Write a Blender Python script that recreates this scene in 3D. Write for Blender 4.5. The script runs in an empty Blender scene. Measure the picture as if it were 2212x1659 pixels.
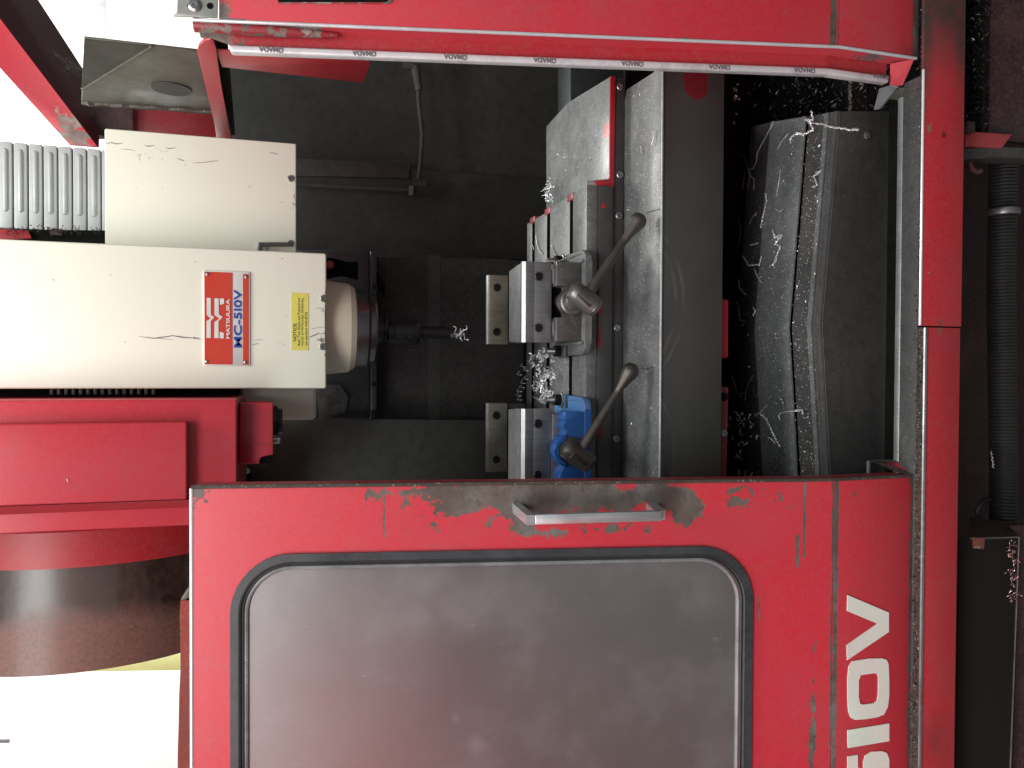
import bpy, bmesh, math, random
from mathutils import Vector, Matrix
from mathutils.geometry import tessellate_polygon
random.seed(7)
sc = bpy.context.scene
COL = sc.collection
R = math.radians

# ------------------------------------------------------------------ camera
PITCH = R(16.0); YAW = R(1.0); CAMZ = 1.65; FPX = 1718.0     # focal length in units of a 2212 wide picture
FW = Vector((-math.sin(YAW)*math.cos(PITCH), math.cos(YAW)*math.cos(PITCH), -math.sin(PITCH)))
UP = Vector((math.cos(YAW), math.sin(YAW), 0))               # picture "up" is the machine's right (phone held sideways)
RT = FW.cross(UP).normalized()                               # picture "right" points down
CAM = Vector((0, 0, CAMZ))
cam = bpy.data.cameras.new("camera"); co = bpy.data.objects.new("camera", cam); COL.objects.link(co)
cam.sensor_fit = 'HORIZONTAL'; cam.sensor_width = 36.0; cam.lens = 36.0*FPX/2212.0
cam.clip_start = 0.02; cam.clip_end = 200
m = Matrix((( RT.x, UP.x, -FW.x, CAM.x), (RT.y, UP.y, -FW.y, CAM.y), (RT.z, UP.z, -FW.z, CAM.z), (0,0,0,1)))
co.matrix_world = m
sc.camera = co

# ------------------------------------------------------------------ light: overhead workshop lamps and added ones, dim room
w = bpy.data.worlds.new("World"); sc.world = w; w.use_nodes = True
w.node_tree.nodes["Background"].inputs[0].default_value = (0.80, 0.86, 0.90, 1)
w.node_tree.nodes["Background"].inputs[1].default_value = 0.30
def area(name, loc, target, sx, sy, power, col=(1, .97, .93)):
    l = bpy.data.lights.new(name, 'AREA'); l.shape = 'RECTANGLE'; l.size = sx; l.size_y = sy
    l.energy = power; l.color = col
    o = bpy.data.objects.new(name, l); COL.objects.link(o)
    o.location = loc
    o.rotation_euler = (Vector(target)-Vector(loc)).to_track_quat('-Z', 'Y').to_euler()
    return o
area("ceiling_lamp_front", (-0.7, -0.45, 3.05), (0, 1.3, 1.3), 2.0, 0.8, 45, (1, .985, .97))
area("ceiling_lamp_over_machine", (0.9, 3.2, 3.05), (0.1, 1.4, 1.0), 0.9, 0.5, 31, (1, .98, .93))
area("added_head_lamp", (0.25, 0.95, 3.15), (0.1, 1.5, 1.9), 0.9, 0.5, 23, (1, .99, .95))  # added lamp, brightens the cream head covers towards the top
area("added_cabinet_lamp", (-2.3, -1.2, 3.7), (-2.6, -2.4, 1.9), 1.8, 0.6, 165, (1, .98, .96))  # added lamp, brightens the red cabinet so the window reflects it
area("added_wall_lamp", (0.3, 3.6, 4.3), (0.0, 5.4, 2.2), 3.2, 0.8, 330, (1, 1, .97))  # added lamp, burns the back wall out to white
sc.view_settings.view_transform = 'Standard'; sc.view_settings.look = 'None'
sc.view_settings.exposure = 0.0; sc.view_settings.gamma = 1.0
sc.render.engine = 'CYCLES'
sc.render.resolution_x = 1024; sc.render.resolution_y = 768

# ------------------------------------------------------------------ geometry helpers (px, py are in a 2212 x 1659 reading of the photo)
def ray(px, py):
    return (FW + RT*((px-1106.0)/FPX) + UP*((829.5-py)/FPX))
def onY(px, py, y):
    d = ray(px, py); return CAM + d*(y/d.y)
def onZ(px, py, z):
    d = ray(px, py); return CAM + d*((z-CAMZ)/d.z)
def onX(px, py, x):
    d = ray(px, py); return CAM + d*(x/d.x)
class Frame:
    """flat working plane: o origin, u and v in-plane axes, n towards the viewer"""
    def __init__(s, o, u, v):
        s.o = Vector(o); s.u = Vector(u).normalized(); s.v = Vector(v).normalized(); s.n = s.u.cross(s.v).normalized()
    def hit(s, px, py, n=0.0):
        d = ray(px, py); o = s.o + s.n*n
        t = (o-CAM).dot(s.n)/d.dot(s.n); p = CAM + d*t - o
        return (p.dot(s.u), p.dot(s.v))
    def P(s, u, v, n=0.0):
        return s.o + s.u*u + s.v*v + s.n*n
    def px(s, pts, n=0.0):
        return [s.hit(a, b, n) for a, b in pts]
def V(y):   # vertical plane facing the viewer
    return Frame((0, y, 0), (1, 0, 0), (0, 0, 1))
def H(z):   # level plane seen from above
    return Frame((0, 0, z), (1, 0, 0), (0, 1, 0))
def XL(x):  # plane facing left (towards -X)
    return Frame((x, 0, 0), (0, -1, 0), (0, 0, 1))

def prism(bm, f, pts, n0, n1, bev=0.0, seg=2):
    a = [bm.verts.new(f.P(u, v, n0)) for u, v in pts]
    b = [bm.verts.new(f.P(u, v, n1)) for u, v in pts]
    k = len(pts); fs = []
    area2 = sum(pts[i][0]*pts[(i+1) % k][1]-pts[(i+1) % k][0]*pts[i][1] for i in range(k))
    if area2 < 0: a.reverse(); b.reverse()
    fs.append(bm.faces.new(b)); fs.append(bm.faces.new(a[::-1]))
    for i in range(k):
        j = (i+1) % k
        fs.append(bm.faces.new((a[i], a[j], b[j], b[i])))
    if bev > 0:
        es = list({e for fc in fs for e in fc.edges})
        bmesh.ops.bevel(bm, geom=es, offset=bev, segments=seg, affect='EDGES', profile=0.5, clamp_overlap=True)
    return fs
def holed(bm, f, outer, holes, n0, n1):
    loops = [outer]+holes
    flat = [p for l in loops for p in l]
    tris = tessellate_polygon([[Vector((p[0], p[1], 0)) for p in l] for l in loops])
    a = [bm.verts.new(f.P(u, v, n0)) for u, v in flat]
    b = [bm.verts.new(f.P(u, v, n1)) for u, v in flat]
    for t in tris:
        p0, p1, p2 = (flat[i] for i in t)
        ar = (p1[0]-p0[0])*(p2[1]-p0[1])-(p2[0]-p0[0])*(p1[1]-p0[1])
        if abs(ar) < 1e-12: continue
        if ar < 0: t = t[::-1]
        try:
            bm.faces.new([b[i] for i in t]); bm.faces.new([a[i] for i in t[::-1]])
        except ValueError: pass
    s = 0
    for l in loops:
        k = len(l)
        for i in range(k):
            j = (i+1) % k
            try: bm.faces.new((a[s+i], a[s+j], b[s+j], b[s+i]))
            except ValueError: pass
        s += k
    bmesh.ops.recalc_face_normals(bm, faces=bm.faces[:])
def box(bm, x0, x1, y0, y1, z0, z1, bev=0.0, seg=2):
    return prism(bm, Frame((0, 0, 0), (1, 0, 0), (0, 1, 0)), [(x0, y0), (x1, y0), (x1, y1), (x0, y1)], z0, z1, bev, seg)
def basis(axis):
    a = Vector(axis).normalized()
    h = Vector((0, 0, 1)) if abs(a.z) < .9 else Vector((1, 0, 0))
    u = a.cross(h).normalized(); v = a.cross(u).normalized()
    return a, u, v
def lathe(bm, o, axis, prof, seg=32, cap=True, ph=0.0):
    o = Vector(o); a, u, v = basis(axis)
    rings = []
    for r, h in prof:
        rings.append([bm.verts.new(o + a*h + (u*math.cos(ph+2*math.pi*i/seg)+v*math.sin(ph+2*math.pi*i/seg))*max(r, 1e-5)) for i in range(seg)])
    for k in range(len(rings)-1):
        for i in range(seg):
            j = (i+1) % seg
            bm.faces.new((rings[k][i], rings[k][j], rings[k+1][j], rings[k+1][i]))
    if cap:
        bm.faces.new(rings[0][::-1]); bm.faces.new(rings[-1])
    bmesh.ops.recalc_face_normals(bm, faces=bm.faces[:])
def tube(bm, pts, r, seg=8, cap=True):
    pts = [Vector(p) for p in pts]; n = len(pts)
    rr = r if isinstance(r, (list, tuple)) else [r]*n
    rings = []; u = None
    for i, p in enumerate(pts):
        t = (pts[min(i+1, n-1)]-pts[max(i-1, 0)])
        if t.length < 1e-9: t = Vector((0, 0, 1))
        t.normalize()
        if u is None: _, u, _v = basis(t)
        u = (u - t*u.dot(t))
        if u.length < 1e-6: _, u, _v = basis(t)
        u.normalize(); v = t.cross(u)
        rings.append([bm.verts.new(p+(u*math.cos(2*math.pi*k/seg)+v*math.sin(2*math.pi*k/seg))*rr[i]) for k in range(seg)])
    for k in range(n-1):
        for i in range(seg):
            j = (i+1) % seg
            bm.faces.new((rings[k][i], rings[k][j], rings[k+1][j], rings[k+1][i]))
    if cap:
        bm.faces.new(rings[0][::-1]); bm.faces.new(rings[-1])
def rrect(x0, x1, y0, y1, r, n=8):
    out = []
    for cx, cy, a0 in ((x1-r, y1-r, 0), (x0+r, y1-r, 90), (x0+r, y0+r, 180), (x1-r, y0+r, 270)):
        for i in range(n+1):
            a = R(a0+90*i/n); out.append((cx+r*math.cos(a), cy+r*math.sin(a)))
    return out
def circ(cx, cy, r, n=24):
    return [(cx+r*math.cos(2*math.pi*i/n), cy+r*math.sin(2*math.pi*i/n)) for i in range(n)]

# ------------------------------------------------------------------ object helpers
def B(): return bmesh.new()
def origin_of(p):
    v = Vector((0, 0, 0))
    while p is not None:
        v += p.location; p = p.parent
    return v
def obj(name, bm, mat, parent=None, kind=None, label=None, smooth=28):
    me = bpy.data.meshes.new(name)
    o_ = origin_of(parent)
    c = Vector((0, 0, 0))
    n = len(bm.verts)
    if parent is None or True:
        for v in bm.verts: c += v.co
        c /= max(n, 1)
    loc = c - o_
    for v in bm.verts: v.co -= c
    bm.to_mesh(me); bm.free()
    me.shade_smooth(); me.set_sharp_from_angle(angle=R(smooth))
    me.materials.append(mat)
    o = bpy.data.objects.new(name, me); COL.objects.link(o)
    o.parent = parent; o.location = loc
    if kind: o["kind"] = kind
    if label: o["label"] = label
    return o
def tag(o, label, cat, group=None):
    o["label"] = label; o["category"] = cat
    if group: o["group"] = group
    return o
def thing(name, label, cat, loc, group=None):
    o = bpy.data.objects.new(name, None); o.empty_display_size = .05
    COL.objects.link(o); o.location = Vector(loc)
    return tag(o, label, cat, group)
def struct(name, bm, mat):
    return obj(name, bm, mat, None, 'structure')
def again(src, delta, parent=None):
    """same mesh again, moved by delta"""
    c = src.copy(); COL.objects.link(c)
    c.parent = parent if parent is not None else src.parent
    c.location = src.location + Vector(delta)
    return c
def textmesh(name, s, size, f, u, v, n, mat, parent, rot=0.0, extrude=.0006, bold=0.0, align='CENTER', sx=1.0, space=1.0):
    cu = bpy.data.curves.new(name, 'FONT'); cu.body = s; cu.size = size; cu.extrude = extrude; cu.offset = bold
    cu.align_x = align; cu.align_y = 'CENTER'; cu.space_character = space
    t = bpy.data.objects.new(name, cu); COL.objects.link(t)
    dg = bpy.context.evaluated_depsgraph_get()
    me = bpy.data.meshes.new_from_object(t.evaluated_get(dg))
    bpy.data.objects.remove(t); bpy.data.curves.remove(cu)
    cr, sr = math.cos(rot), math.sin(rot)
    bm = bmesh.new(); bm.from_mesh(me); bpy.data.meshes.remove(me)
    for q in bm.verts:
        x, y, z = q.co; x *= sx
        q.co = f.P(u + x*cr - y*sr, v + x*sr + y*cr, n + z)
    return obj(name, bm, mat, parent)
# ------------------------------------------------------------------ materials
class NT:
    def __init__(s, name):
        s.m = bpy.data.materials.new(name); s.m.use_nodes = True
        s.t = s.m.node_tree; s.b = s.t.nodes["Principled BSDF"]; s.out = s.t.nodes["Material Output"]
        s._pos = None
    def n(s, typ, **kw):
        x = s.t.nodes.new(typ)
        for k, v in kw.items(): setattr(x, k, v)
        return x
    def l(s, a, b): s.t.links.new(a, b)
    def setin(s, node, i, v):
        if hasattr(v, 'is_linked') or isinstance(v, bpy.types.NodeSocket): s.l(v, node.inputs[i])
        else: node.inputs[i].default_value = v
    @property
    def pos(s):
        if s._pos is None: s._pos = s.n('ShaderNodeNewGeometry').outputs['Position']
        return s._pos
    def math(s, op, a, b=0.0, clamp=False):
        x = s.n('ShaderNodeMath', operation=op, use_clamp=clamp); s.setin(x, 0, a); s.setin(x, 1, b); return x.outputs[0]
    def scaled(s, sc_):
        x = s.n('ShaderNodeVectorMath', operation='MULTIPLY'); s.l(s.pos, x.inputs[0]); x.inputs[1].default_value = sc_; return x.outputs[0]
    def noise(s, scale, detail=6, rough=.55, vec=None, dist=0.0):
        x = s.n('ShaderNodeTexNoise'); x.inputs['Scale'].default_value = scale; x.inputs['Detail'].default_value = detail
        x.inputs['Roughness'].default_value = rough; x.inputs['Distortion'].default_value = dist
        s.l(vec if vec is not None else s.pos, x.inputs['Vector']); return x.outputs['Fac']
    def voro(s, scale, vec=None, out='Distance', rnd=1.0):
        x = s.n('ShaderNodeTexVoronoi'); x.inputs['Scale'].default_value = scale; x.inputs['Randomness'].default_value = rnd
        s.l(vec if vec is not None else s.pos, x.inputs['Vector']); return x.outputs[out]
    def step(s, x, lo, hi, a=0.0, b=1.0):
        r = s.n('ShaderNodeMapRange'); s.setin(r, 0, x); r.inputs[1].default_value = lo; r.inputs[2].default_value = hi
        r.inputs[3].default_value = a; r.inputs[4].default_value = b; return r.outputs[0]
    def mix(s, f, a, b):
        x = s.n('ShaderNodeMix', data_type='RGBA')
        s.setin(x, 0, f)
        for i, v in ((6, a), (7, b)):
            if isinstance(v, bpy.types.NodeSocket): s.l(v, x.inputs[i])
            else: x.inputs[i].default_value = (*v[:3], 1)
        return x.outputs[2]
    def blob(s, c, rad):
        """1 at c fading to 0 at the edge of an ellipsoid"""
        a = s.n('ShaderNodeVectorMath', operation='SUBTRACT'); s.l(s.pos, a.inputs[0]); a.inputs[1].default_value = c
        b = s.n('ShaderNodeVectorMath', operation='DIVIDE'); s.l(a.outputs[0], b.inputs[0]); b.inputs[1].default_value = rad
        c_ = s.n('ShaderNodeVectorMath', operation='LENGTH'); s.l(b.outputs[0], c_.inputs[0])
        return s.step(c_.outputs['Value'], 0.0, 1.0, 1.0, 0.0)
    def bump(s, h, strength=.3, dist=.002):
        x = s.n('ShaderNodeBump'); x.inputs['Strength'].default_value = strength; x.inputs['Distance'].default_value = dist
        s.l(h, x.inputs['Height']); s.l(x.outputs[0], s.b.inputs['Normal'])
    def fin(s, col, rough, metal=0.0, spec=None):
        s.setcol('Base Color', col)
        for k, v in (('Roughness', rough), ('Metallic', metal)):
            if isinstance(v, bpy.types.NodeSocket): s.l(v, s.b.inputs[k])
            else: s.b.inputs[k].default_value = v
        if spec is not None: s.b.inputs['Specular IOR Level'].default_value = spec
        return s.m
    def setcol(s, k, v):
        if isinstance(v, bpy.types.NodeSocket): s.l(v, s.b.inputs[k])
        else: s.b.inputs[k].default_value = (*v[:3], 1)

def paint(name, col, rough=.4, chips=.0, blobs=(), under=(.10, .09, .08), dust=.12, chipscale=38, grime=(), bump=.05, dots=0.0):
    t = NT(name)
    lo = t.noise(3.2, 4); hi = t.noise(160, 3)
    c = t.mix(t.step(lo, .3, .7, 0, .35), col, tuple(x*.78+.005 for x in col))
    c = t.mix(t.math('MULTIPLY', t.step(hi, .45, .75), dust), c, (.30, .22, .20))
    c = t.mix(t.step(t.noise(2.6, 3, .5, dist=.8), .46, .66, 0, .5), c, (col[0]*.80+.02, col[1]*1.5+.022, col[2]*1.3+.022))
    # drifting film of coolant and dust
    film = t.step(t.noise(7, 6, .6, dist=1.0), .52, .78, 0, dust*1.6)
    c = t.mix(film, c, (.22, .12, .11))
    n1 = t.noise(chipscale, 8, .62, dist=.6)
    f = t.math('ADD', n1, t.math('MULTIPLY', t.math('SUBTRACT', t.noise(chipscale*4.2, 5, .7), .5), .30))
    for cc, rr, k in blobs:
        f = t.math('ADD', f, t.math('MULTIPLY', t.blob(cc, rr), k))
    chip = t.step(f, .74-chips, .75-chips)
    um = t.mix(t.step(t.noise(14, 6, .7), .35, .65), under, (under[0]*1.9+.02, under[1]*1.9+.02, under[2]*1.9+.02))
    um = t.mix(t.step(t.noise(60, 5, .7), .5, .62, 0, .5), um, (.05, .035, .028))
    um = t.mix(t.step(t.noise(9, 5, .6), .45, .62, 0, .6), um, (.085, .055, .040))
    c = t.mix(chip, c, um)
    if dots:
        d = t.voro(95); dm = t.math('MULTIPLY', t.step(d, .10, .16, 1, 0), t.step(t.noise(9, 2), .52, .60)); c = t.mix(t.math('MULTIPLY', dm, dots), c, (.08, .04, .035))
    gsum = None
    for cc, rr, k in grime:
        g = t.math('MULTIPLY', t.blob(cc, rr), k); gsum = g if gsum is None else t.math('ADD', gsum, g, True)
    if gsum is not None:
        gm = t.math('MULTIPLY', gsum, t.step(t.noise(22, 6, .7), .2, .6, .55, 1.0), True)
        c = t.mix(gm, c, (.055, .040, .034))
    # fine scratches
    sv = t.scaled((9, 9, 160)); s1 = t.step(t.noise(3.0, 3, .6, vec=sv), .70, .74); c = t.mix(t.math('MULTIPLY', s1, .25), c, (.35, .16, .16))
    rg = t.math('ADD', t.math('MULTIPLY', chip, .18), t.step(lo, .2, .8, rough-.07, rough+.10))
    h = t.math('ADD', t.math('MULTIPLY', chip, -.8), t.math('MULTIPLY', t.noise(260, 2), .25))
    t.bump(h, .35 if bump else 0, .0006)
    return t.fin(c, rg)

def metal(name, col, rough=.35, metalness=1.0, var=.25, brush=None, stain=None, bump=.15, specks=0.0, spk=(.55, .57, .58)):
    t = NT(name)
    c = t.mix(t.step(t.noise(18, 7, .65), .3, .7, 0, 1), tuple(x*(1-var) for x in col), col)
    if brush:
        c = t.mix(t.step(t.noise(4, 4, vec=t.scaled(brush)), .35, .7, 0, .5), c, tuple(x*.55 for x in col))
    if stain: c = t.mix(t.step(t.noise(30, 6, .7), .5, .68, 0, .7), c, stain)
    if specks:
        d = t.voro(420); sm = t.math('MULTIPLY', t.step(d, .16, .24, 1, 0), t.step(t.noise(60, 4, .7), .50, .58)); c = t.mix(t.math('MULTIPLY', sm, specks), c, spk)
    t.bump(t.noise(140, 4, .6), bump, .0008)
    return t.fin(c, t.step(t.noise(26, 5), .3, .7, rough-.06, rough+.12), metalness)

def oily(name, col, rough=.55, specks=.5, spk=(.50, .52, .53), density=.55, scale=180, rub=None, smear=.5, bump=.5, stain=None, spec=.5):
    """dull sheet metal under coolant film with aluminium dust on it"""
    t = NT(name)
    c = t.mix(t.step(t.noise(5, 6, .6, dist=.8), .35, .68, 0, smear), col, tuple(x*1.7+.004 for x in col))
    c = t.mix(t.step(t.noise(45, 6, .7), .45, .7, 0, .55), c, tuple(x*.45 for x in col))
    if stain:
        for sc2, cc, rr in stain:
            m_ = t.step(t.math('ADD', t.noise(62, 7, .7), t.math('MULTIPLY', t.blob(cc, rr), .55)), .80, .84); c = t.mix(m_, c, sc2)
    if specks:
        den = t.step(t.noise(11, 5, .7), density-.12, density+.12)
        d1 = t.step(t.voro(scale), .16, .30, 1, 0); pick = t.step(t.noise(scale*.55, 2), .46, .54)
        d2 = t.step(t.voro(scale*2.3), .12, .30, 1, 0); pick2 = t.step(t.noise(scale*.9, 2), .50, .62)
        s_ = t.math('MAXIMUM', t.math('MULTIPLY', d1, pick), t.math('MULTIPLY', t.math('MULTIPLY', d2, pick2), .55))
        s_ = t.math('MULTIPLY', t.math('MULTIPLY', s_, t.math('ADD', t.math('MULTIPLY', den, .65), .40)), specks, True)
        c = t.mix(s_, c, spk)
    t.bump(t.noise(scale*.6, 5, .7), bump, .0009)
    return t.fin(c, t.step(t.noise(9, 5), .3, .7, rough-.12, rough+.12), 0.0, spec)

RED = (.60, .030, .050)
M = {}
M['red'] = paint('red_paint', RED, .38, .02)
M['red_dull'] = paint('dull_red_paint', (.40, .018, .026), .42, .0)
M['red_gloss'] = paint('glossy_red_paint', (.52, .028, .046), .30, .0, dust=.10)
M['red_dark'] = paint('dark_red_paint', (.22, .008, .014), .4, .0)
M['maroon'] = paint('maroon_paint', (.040, .014, .017), .5, .0, dust=.2, under=(.05, .05, .05))
M['white'] = None
def white_paint(name, col, dots=.9, stain=()):
    t = NT(name)
    c = t.mix(t.step(t.noise(2.2, 3), .35, .7, 0, .5), col, (col[0]*.93, col[1]*.92, col[2]*.86))
    d = t.step(t.voro(34), .035, .055, 1, 0); k = t.step(t.noise(5, 3), .42, .56)
    c = t.mix(t.math('MULTIPLY', t.math('MULTIPLY', d, k), dots), c, (.22, .16, .12))
    d = t.step(t.noise(70, 6, .7), .72, .76); c = t.mix(t.math('MULTIPLY', d, dots*.6), c, (.25, .2, .16))
    for cc, rr, kk in stain:
        f = t.step(t.math('ADD', t.noise(70, 7, .75), t.math('MULTIPLY', t.blob(cc, rr), kk)), .80, .90, 0, .9)
        c = t.mix(f, c, (.16, .12, .09))
    t.bump(t.noise(300, 2), .12, .0005)
    return t.fin(c, t.step(t.noise(8, 4), .3, .7, .32, .5))
M['steel'] = metal('machined_steel', (.42, .42, .43), .34, .85, stain=(.16, .15, .14), brush=(2, 2, 60))
M['steel_soft'] = metal('ground_steel_jaw', (.29, .295, .30), .42, .7, brush=(60, 4, 2), var=.15)
M['steel_glint'] = metal('edge_glint_steel', (.85, .85, .88), .28, .35)  # pale colour carries the highlight of the steel edges
M['chamfer'] = metal('jaw_chamfer_steel', (.55, .56, .57), .35, .6)
M['jaw_tan'] = metal('stained_jaw_plate', (.34, .32, .26), .42, .65, stain=(.20, .15, .09), brush=(60, 3, 3))
M['alu'] = metal('aluminium', (.62, .65, .66), .38, .8, brush=(60, 3, 3), var=.12)
M['dark_metal'] = metal('blackened_steel', (.05, .05, .052), .38, .6)
M['black_screw'] = metal('black_oxide_screw', (.035, .032, .030), .36, .7, bump=.05)
M['forged'] = metal('forged_handle_steel', (.15, .14, .13), .40, .85, var=.35, stain=(.10, .08, .06))
M['forged_light'] = metal('polished_handle_steel', (.27, .265, .26), .36, .85, stain=(.14, .12, .10))
M['cast'] = oily('grey_casting', (.125, .13, .13), .48, .45, scale=210)
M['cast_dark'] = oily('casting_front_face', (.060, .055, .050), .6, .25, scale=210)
M['blue'] = paint('blue_casting_paint', (.012, .085, .33), .36, .06, under=(.09, .11, .16), chipscale=60, dust=.10)
M['table'] = oily('table_top_steel', (.12, .125, .125), .42, .55, density=.50, scale=180, spk=(.62, .64, .64))
M['cover'] = oily('way_cover_top', (.125, .132, .132), .42, .55, density=.46, scale=170, spk=(.62, .64, .64))
M['tray'] = oily('end_tray_top', (.105, .112, .112), .40, .5, density=.52, scale=180, spk=(.60, .62, .62), stain=[((.33, .03, .04), (.475, 1.46, 1.04), (.03, .04, .1))])
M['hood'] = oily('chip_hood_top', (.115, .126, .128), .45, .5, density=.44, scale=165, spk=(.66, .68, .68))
M['hood_dirt'] = oily('chip_caked_gutter', (.045, .043, .041), .6, .6, density=.40, scale=150, spk=(.62, .62, .60), bump=.9)
M['face'] = oily('dark_cover_front', (.050, .050, .048), .50, .15, scale=190, smear=.35, bump=.2)
M['face_dark'] = oily('darker_cover_front', (.024, .030, .029), .55, .15, scale=190, bump=.2)
M['wall_in'] = oily('enclosure_inner_wall', (.042, .044, .041), .62, .5, spk=(.12, .12, .11), density=.58, scale=130, smear=.6)
M['column'] = oily('column_cover', (.040, .039, .037), .62, .65, spk=(.15, .15, .14), density=.50, scale=130, smear=.45, bump=.9, spec=.25)
M['slate'] = oily('slate_cover', (.055, .060, .068), .45, .12, scale=150, bump=.15)
M['black'] = oily('black_void', (.005, .005, .0045), .8, .15, spk=(.05, .05, .045), density=.55, scale=130, bump=.5, spec=.08)
M['grime'] = oily('oily_grime', (.055, .042, .034), .55, .8, spk=(.42, .36, .30), density=.48, scale=210, bump=1.0)
M['graphite'] = oily('grey_painted_steel', (.062, .062, .060), .5, .3, scale=210, bump=.2)
M['olive'] = oily('bare_side_plate', (.105, .098, .078), .48, .0, smear=.5, bump=.25)
M['bellows'] = metal('bellows_slat', (.50, .52, .52), .5, .2, var=.12, bump=.08)
M['rubber'] = oily('black_rubber', (.018, .019, .020), .42, .0, smear=.8, bump=.25, spec=.7)
M['rubber_grey'] = oily('weathered_rubber_lip', (.032, .038, .042), .36, .0, smear=1.0, bump=.25)
M['chip'] = metal('aluminium_swarf', (.92, .93, .94), .34, .55, var=.1, bump=.1)
M['chip_grey'] = metal('dull_swarf', (.45, .45, .44), .45, .5, var=.5)
M['chip_dark'] = metal('oily_swarf', (.055, .055, .055), .34, .9, var=.5, bump=.1)
M['letter'] = paint('cream_lettering', (.88, .86, .78), .5, -.02, under=(.25, .2, .18), dust=.08)
M['ink_blue'] = NT('blue_ink').fin((.010, .045, .30), .4)
M['ink_black'] = NT('black_ink').fin((.025, .022, .02), .5)
M['ink_grey'] = NT('faded_grey_ink').fin((.17, .15, .165), .5)
M['plate_red'] = paint('nameplate_red', (.52, .030, .012), .35, -.05, dust=.06)
M['plate_white'] = metal('nameplate_silver', (.66, .65, .62), .4, .2, var=.08, bump=.03)
M['yellow'] = paint('yellow_sticker', (.66, .56, .10), .42, .0, under=(.45, .38, .14), dust=.25, chipscale=120)
M['film'] = metal('protective_film', (.74, .72, .74), .34, .15, var=.18, stain=(.45, .38, .40), bump=.05)
# ------------------------------------------------------------------ the room
bm = B(); box(bm, -6, 6, 6.0, 6.1, -0.1, 5.0); struct('wall', bm, NT('white_wall').fin((.88, .88, .85), .7))
bm = B(); box(bm, -6, 6, -4, 6.0, -0.1, 0.0)
struct('floor', bm, oily('workshop_floor', (.12, .115, .105), .5, .2))
# grey screen with soft streaks seen through the gap beside the sloping beam
t = NT('streaked_sheet')
cst = t.mix(t.step(t.noise(3.0, 5, .6, vec=t.scaled((1, 1, .35)), dist=1.2), .56, .64), (.86, .87, .87), (.30, .33, .38))
sheet_m = t.fin(cst, .45)
bm = B(); f = V(4.4)
prism(bm, f, f.px([(60, -200), (230, -200), (230, 95), (178, 70), (60, 20)]), -.004, 0, .001)
tag(obj('plastic_sheet', bm, sheet_m), 'pale plastic sheet with grey streaks hanging behind the top of the machine', 'plastic sheet')
bm = B(); f = V(5.0); prism(bm, f, f.px([(120, 1419), (900, 1405), (900, 1440), (120, 1452)]), -.02, 0, .002)
tag(obj('trunking', bm, paint('pale_yellow', (.40, .36, .15), .5, -.05)), 'pale yellow trunking strip along the white wall beyond the tool drum', 'trunking')
bm = B(); f = V(4.8); prism(bm, f, f.px([(-6, 1597), (20, 1597), (20, 1605), (-6, 1605)]), -.01, 0, .001)
tag(obj('wall_clip', bm, M['steel']), 'small grey clip fixed to the white wall at far lower left', 'clip')

# red machine standing behind the photographer, seen only as a soft reflection
t_ = thing('machine_cabinet', 'red cabinet of a second machine opposite this one', 'cabinet', (-1.1, -2.6, 0))
bm = B(); box(bm, -4.6, -1.78, -2.9, -2.3, 0.12, 3.3, .02); obj('cabinet_body', bm, M['red_gloss'], t_)
bm = B(); box(bm, -4.6, -1.78, -2.88, -2.32, 0, .12, .004); obj('plinth', bm, M['graphite'], t_)
bm = B(); box(bm, -2.5, -1.9, -2.3, -2.28, .9, 1.7, .004); obj('door', bm, M['graphite'], t_)

# ------------------------------------------------------------------ enclosure: inner walls (setting of the cutting space)
enc = thing('machine_enclosure', 'dark oily inner walls and floor of the cutting space behind the vises', 'machine enclosure', (0, 2.3, .3))
f = V(2.45)
bm = B(); prism(bm, f, [(-.62, .2), (1.35, .2), (1.35, 1.80), (-.62, 1.80)], -.01, 0, .001); obj('back_wall', bm, M['wall_in'], enc)
bm = B(); box(bm, 1.35, 1.36, 1.15, 2.45, .2, 1.74); obj('side_wall', bm, M['wall_in'], enc)
bm = B(); box(bm, -.63, -.62, 1.3, 2.45, .2, 1.35); obj('side_wall', bm, M['wall_in'], enc)
# seam and recessed lower panel of the right part of the back
f = V(2.40); bm = B()
prism(bm, f, f.px([(640, 345), (1190, 388), (1190, 560), (640, 560)]), -.03, 0, .002); obj('back_panel', bm, M['wall_in'], enc)
bm = B(); prism(bm, f, f.px([(560, 338), (885, 352), (885, 385), (560, 378)], .008), 0, .008, .002); obj('seam_strip', bm, M['graphite'], enc)
f = V(1.95); bm = B()
prism(bm, f, f.px([(520, 905), (1100, 907), (1100, 1150), (520, 1150)]), -.02, 0, .002); obj('left_panel', bm, M['wall_in'], enc)
bm = B(); f = V(1.62)
# lower pan and sloping sides under the table
bm = B(); box(bm, -.9, 1.3, 1.20, 2.4, .555, .565); obj('chip_pan', bm, M['black'], enc)
bm = B(); f = V(1.62); prism(bm, f, [(-.9, .5), (1.3, .5), (1.3, .93), (-.9, .93)], -.01, 0); obj('pan_back_wall', bm, M['black'], enc)
bm = B(); f = V(1.96); prism(bm, f, f.px([(1232, 120), (1400, 120), (1400, 330), (1232, 330)]), -.1, 0, .004); obj('saddle_end', bm, M['face_dark'], enc)

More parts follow.
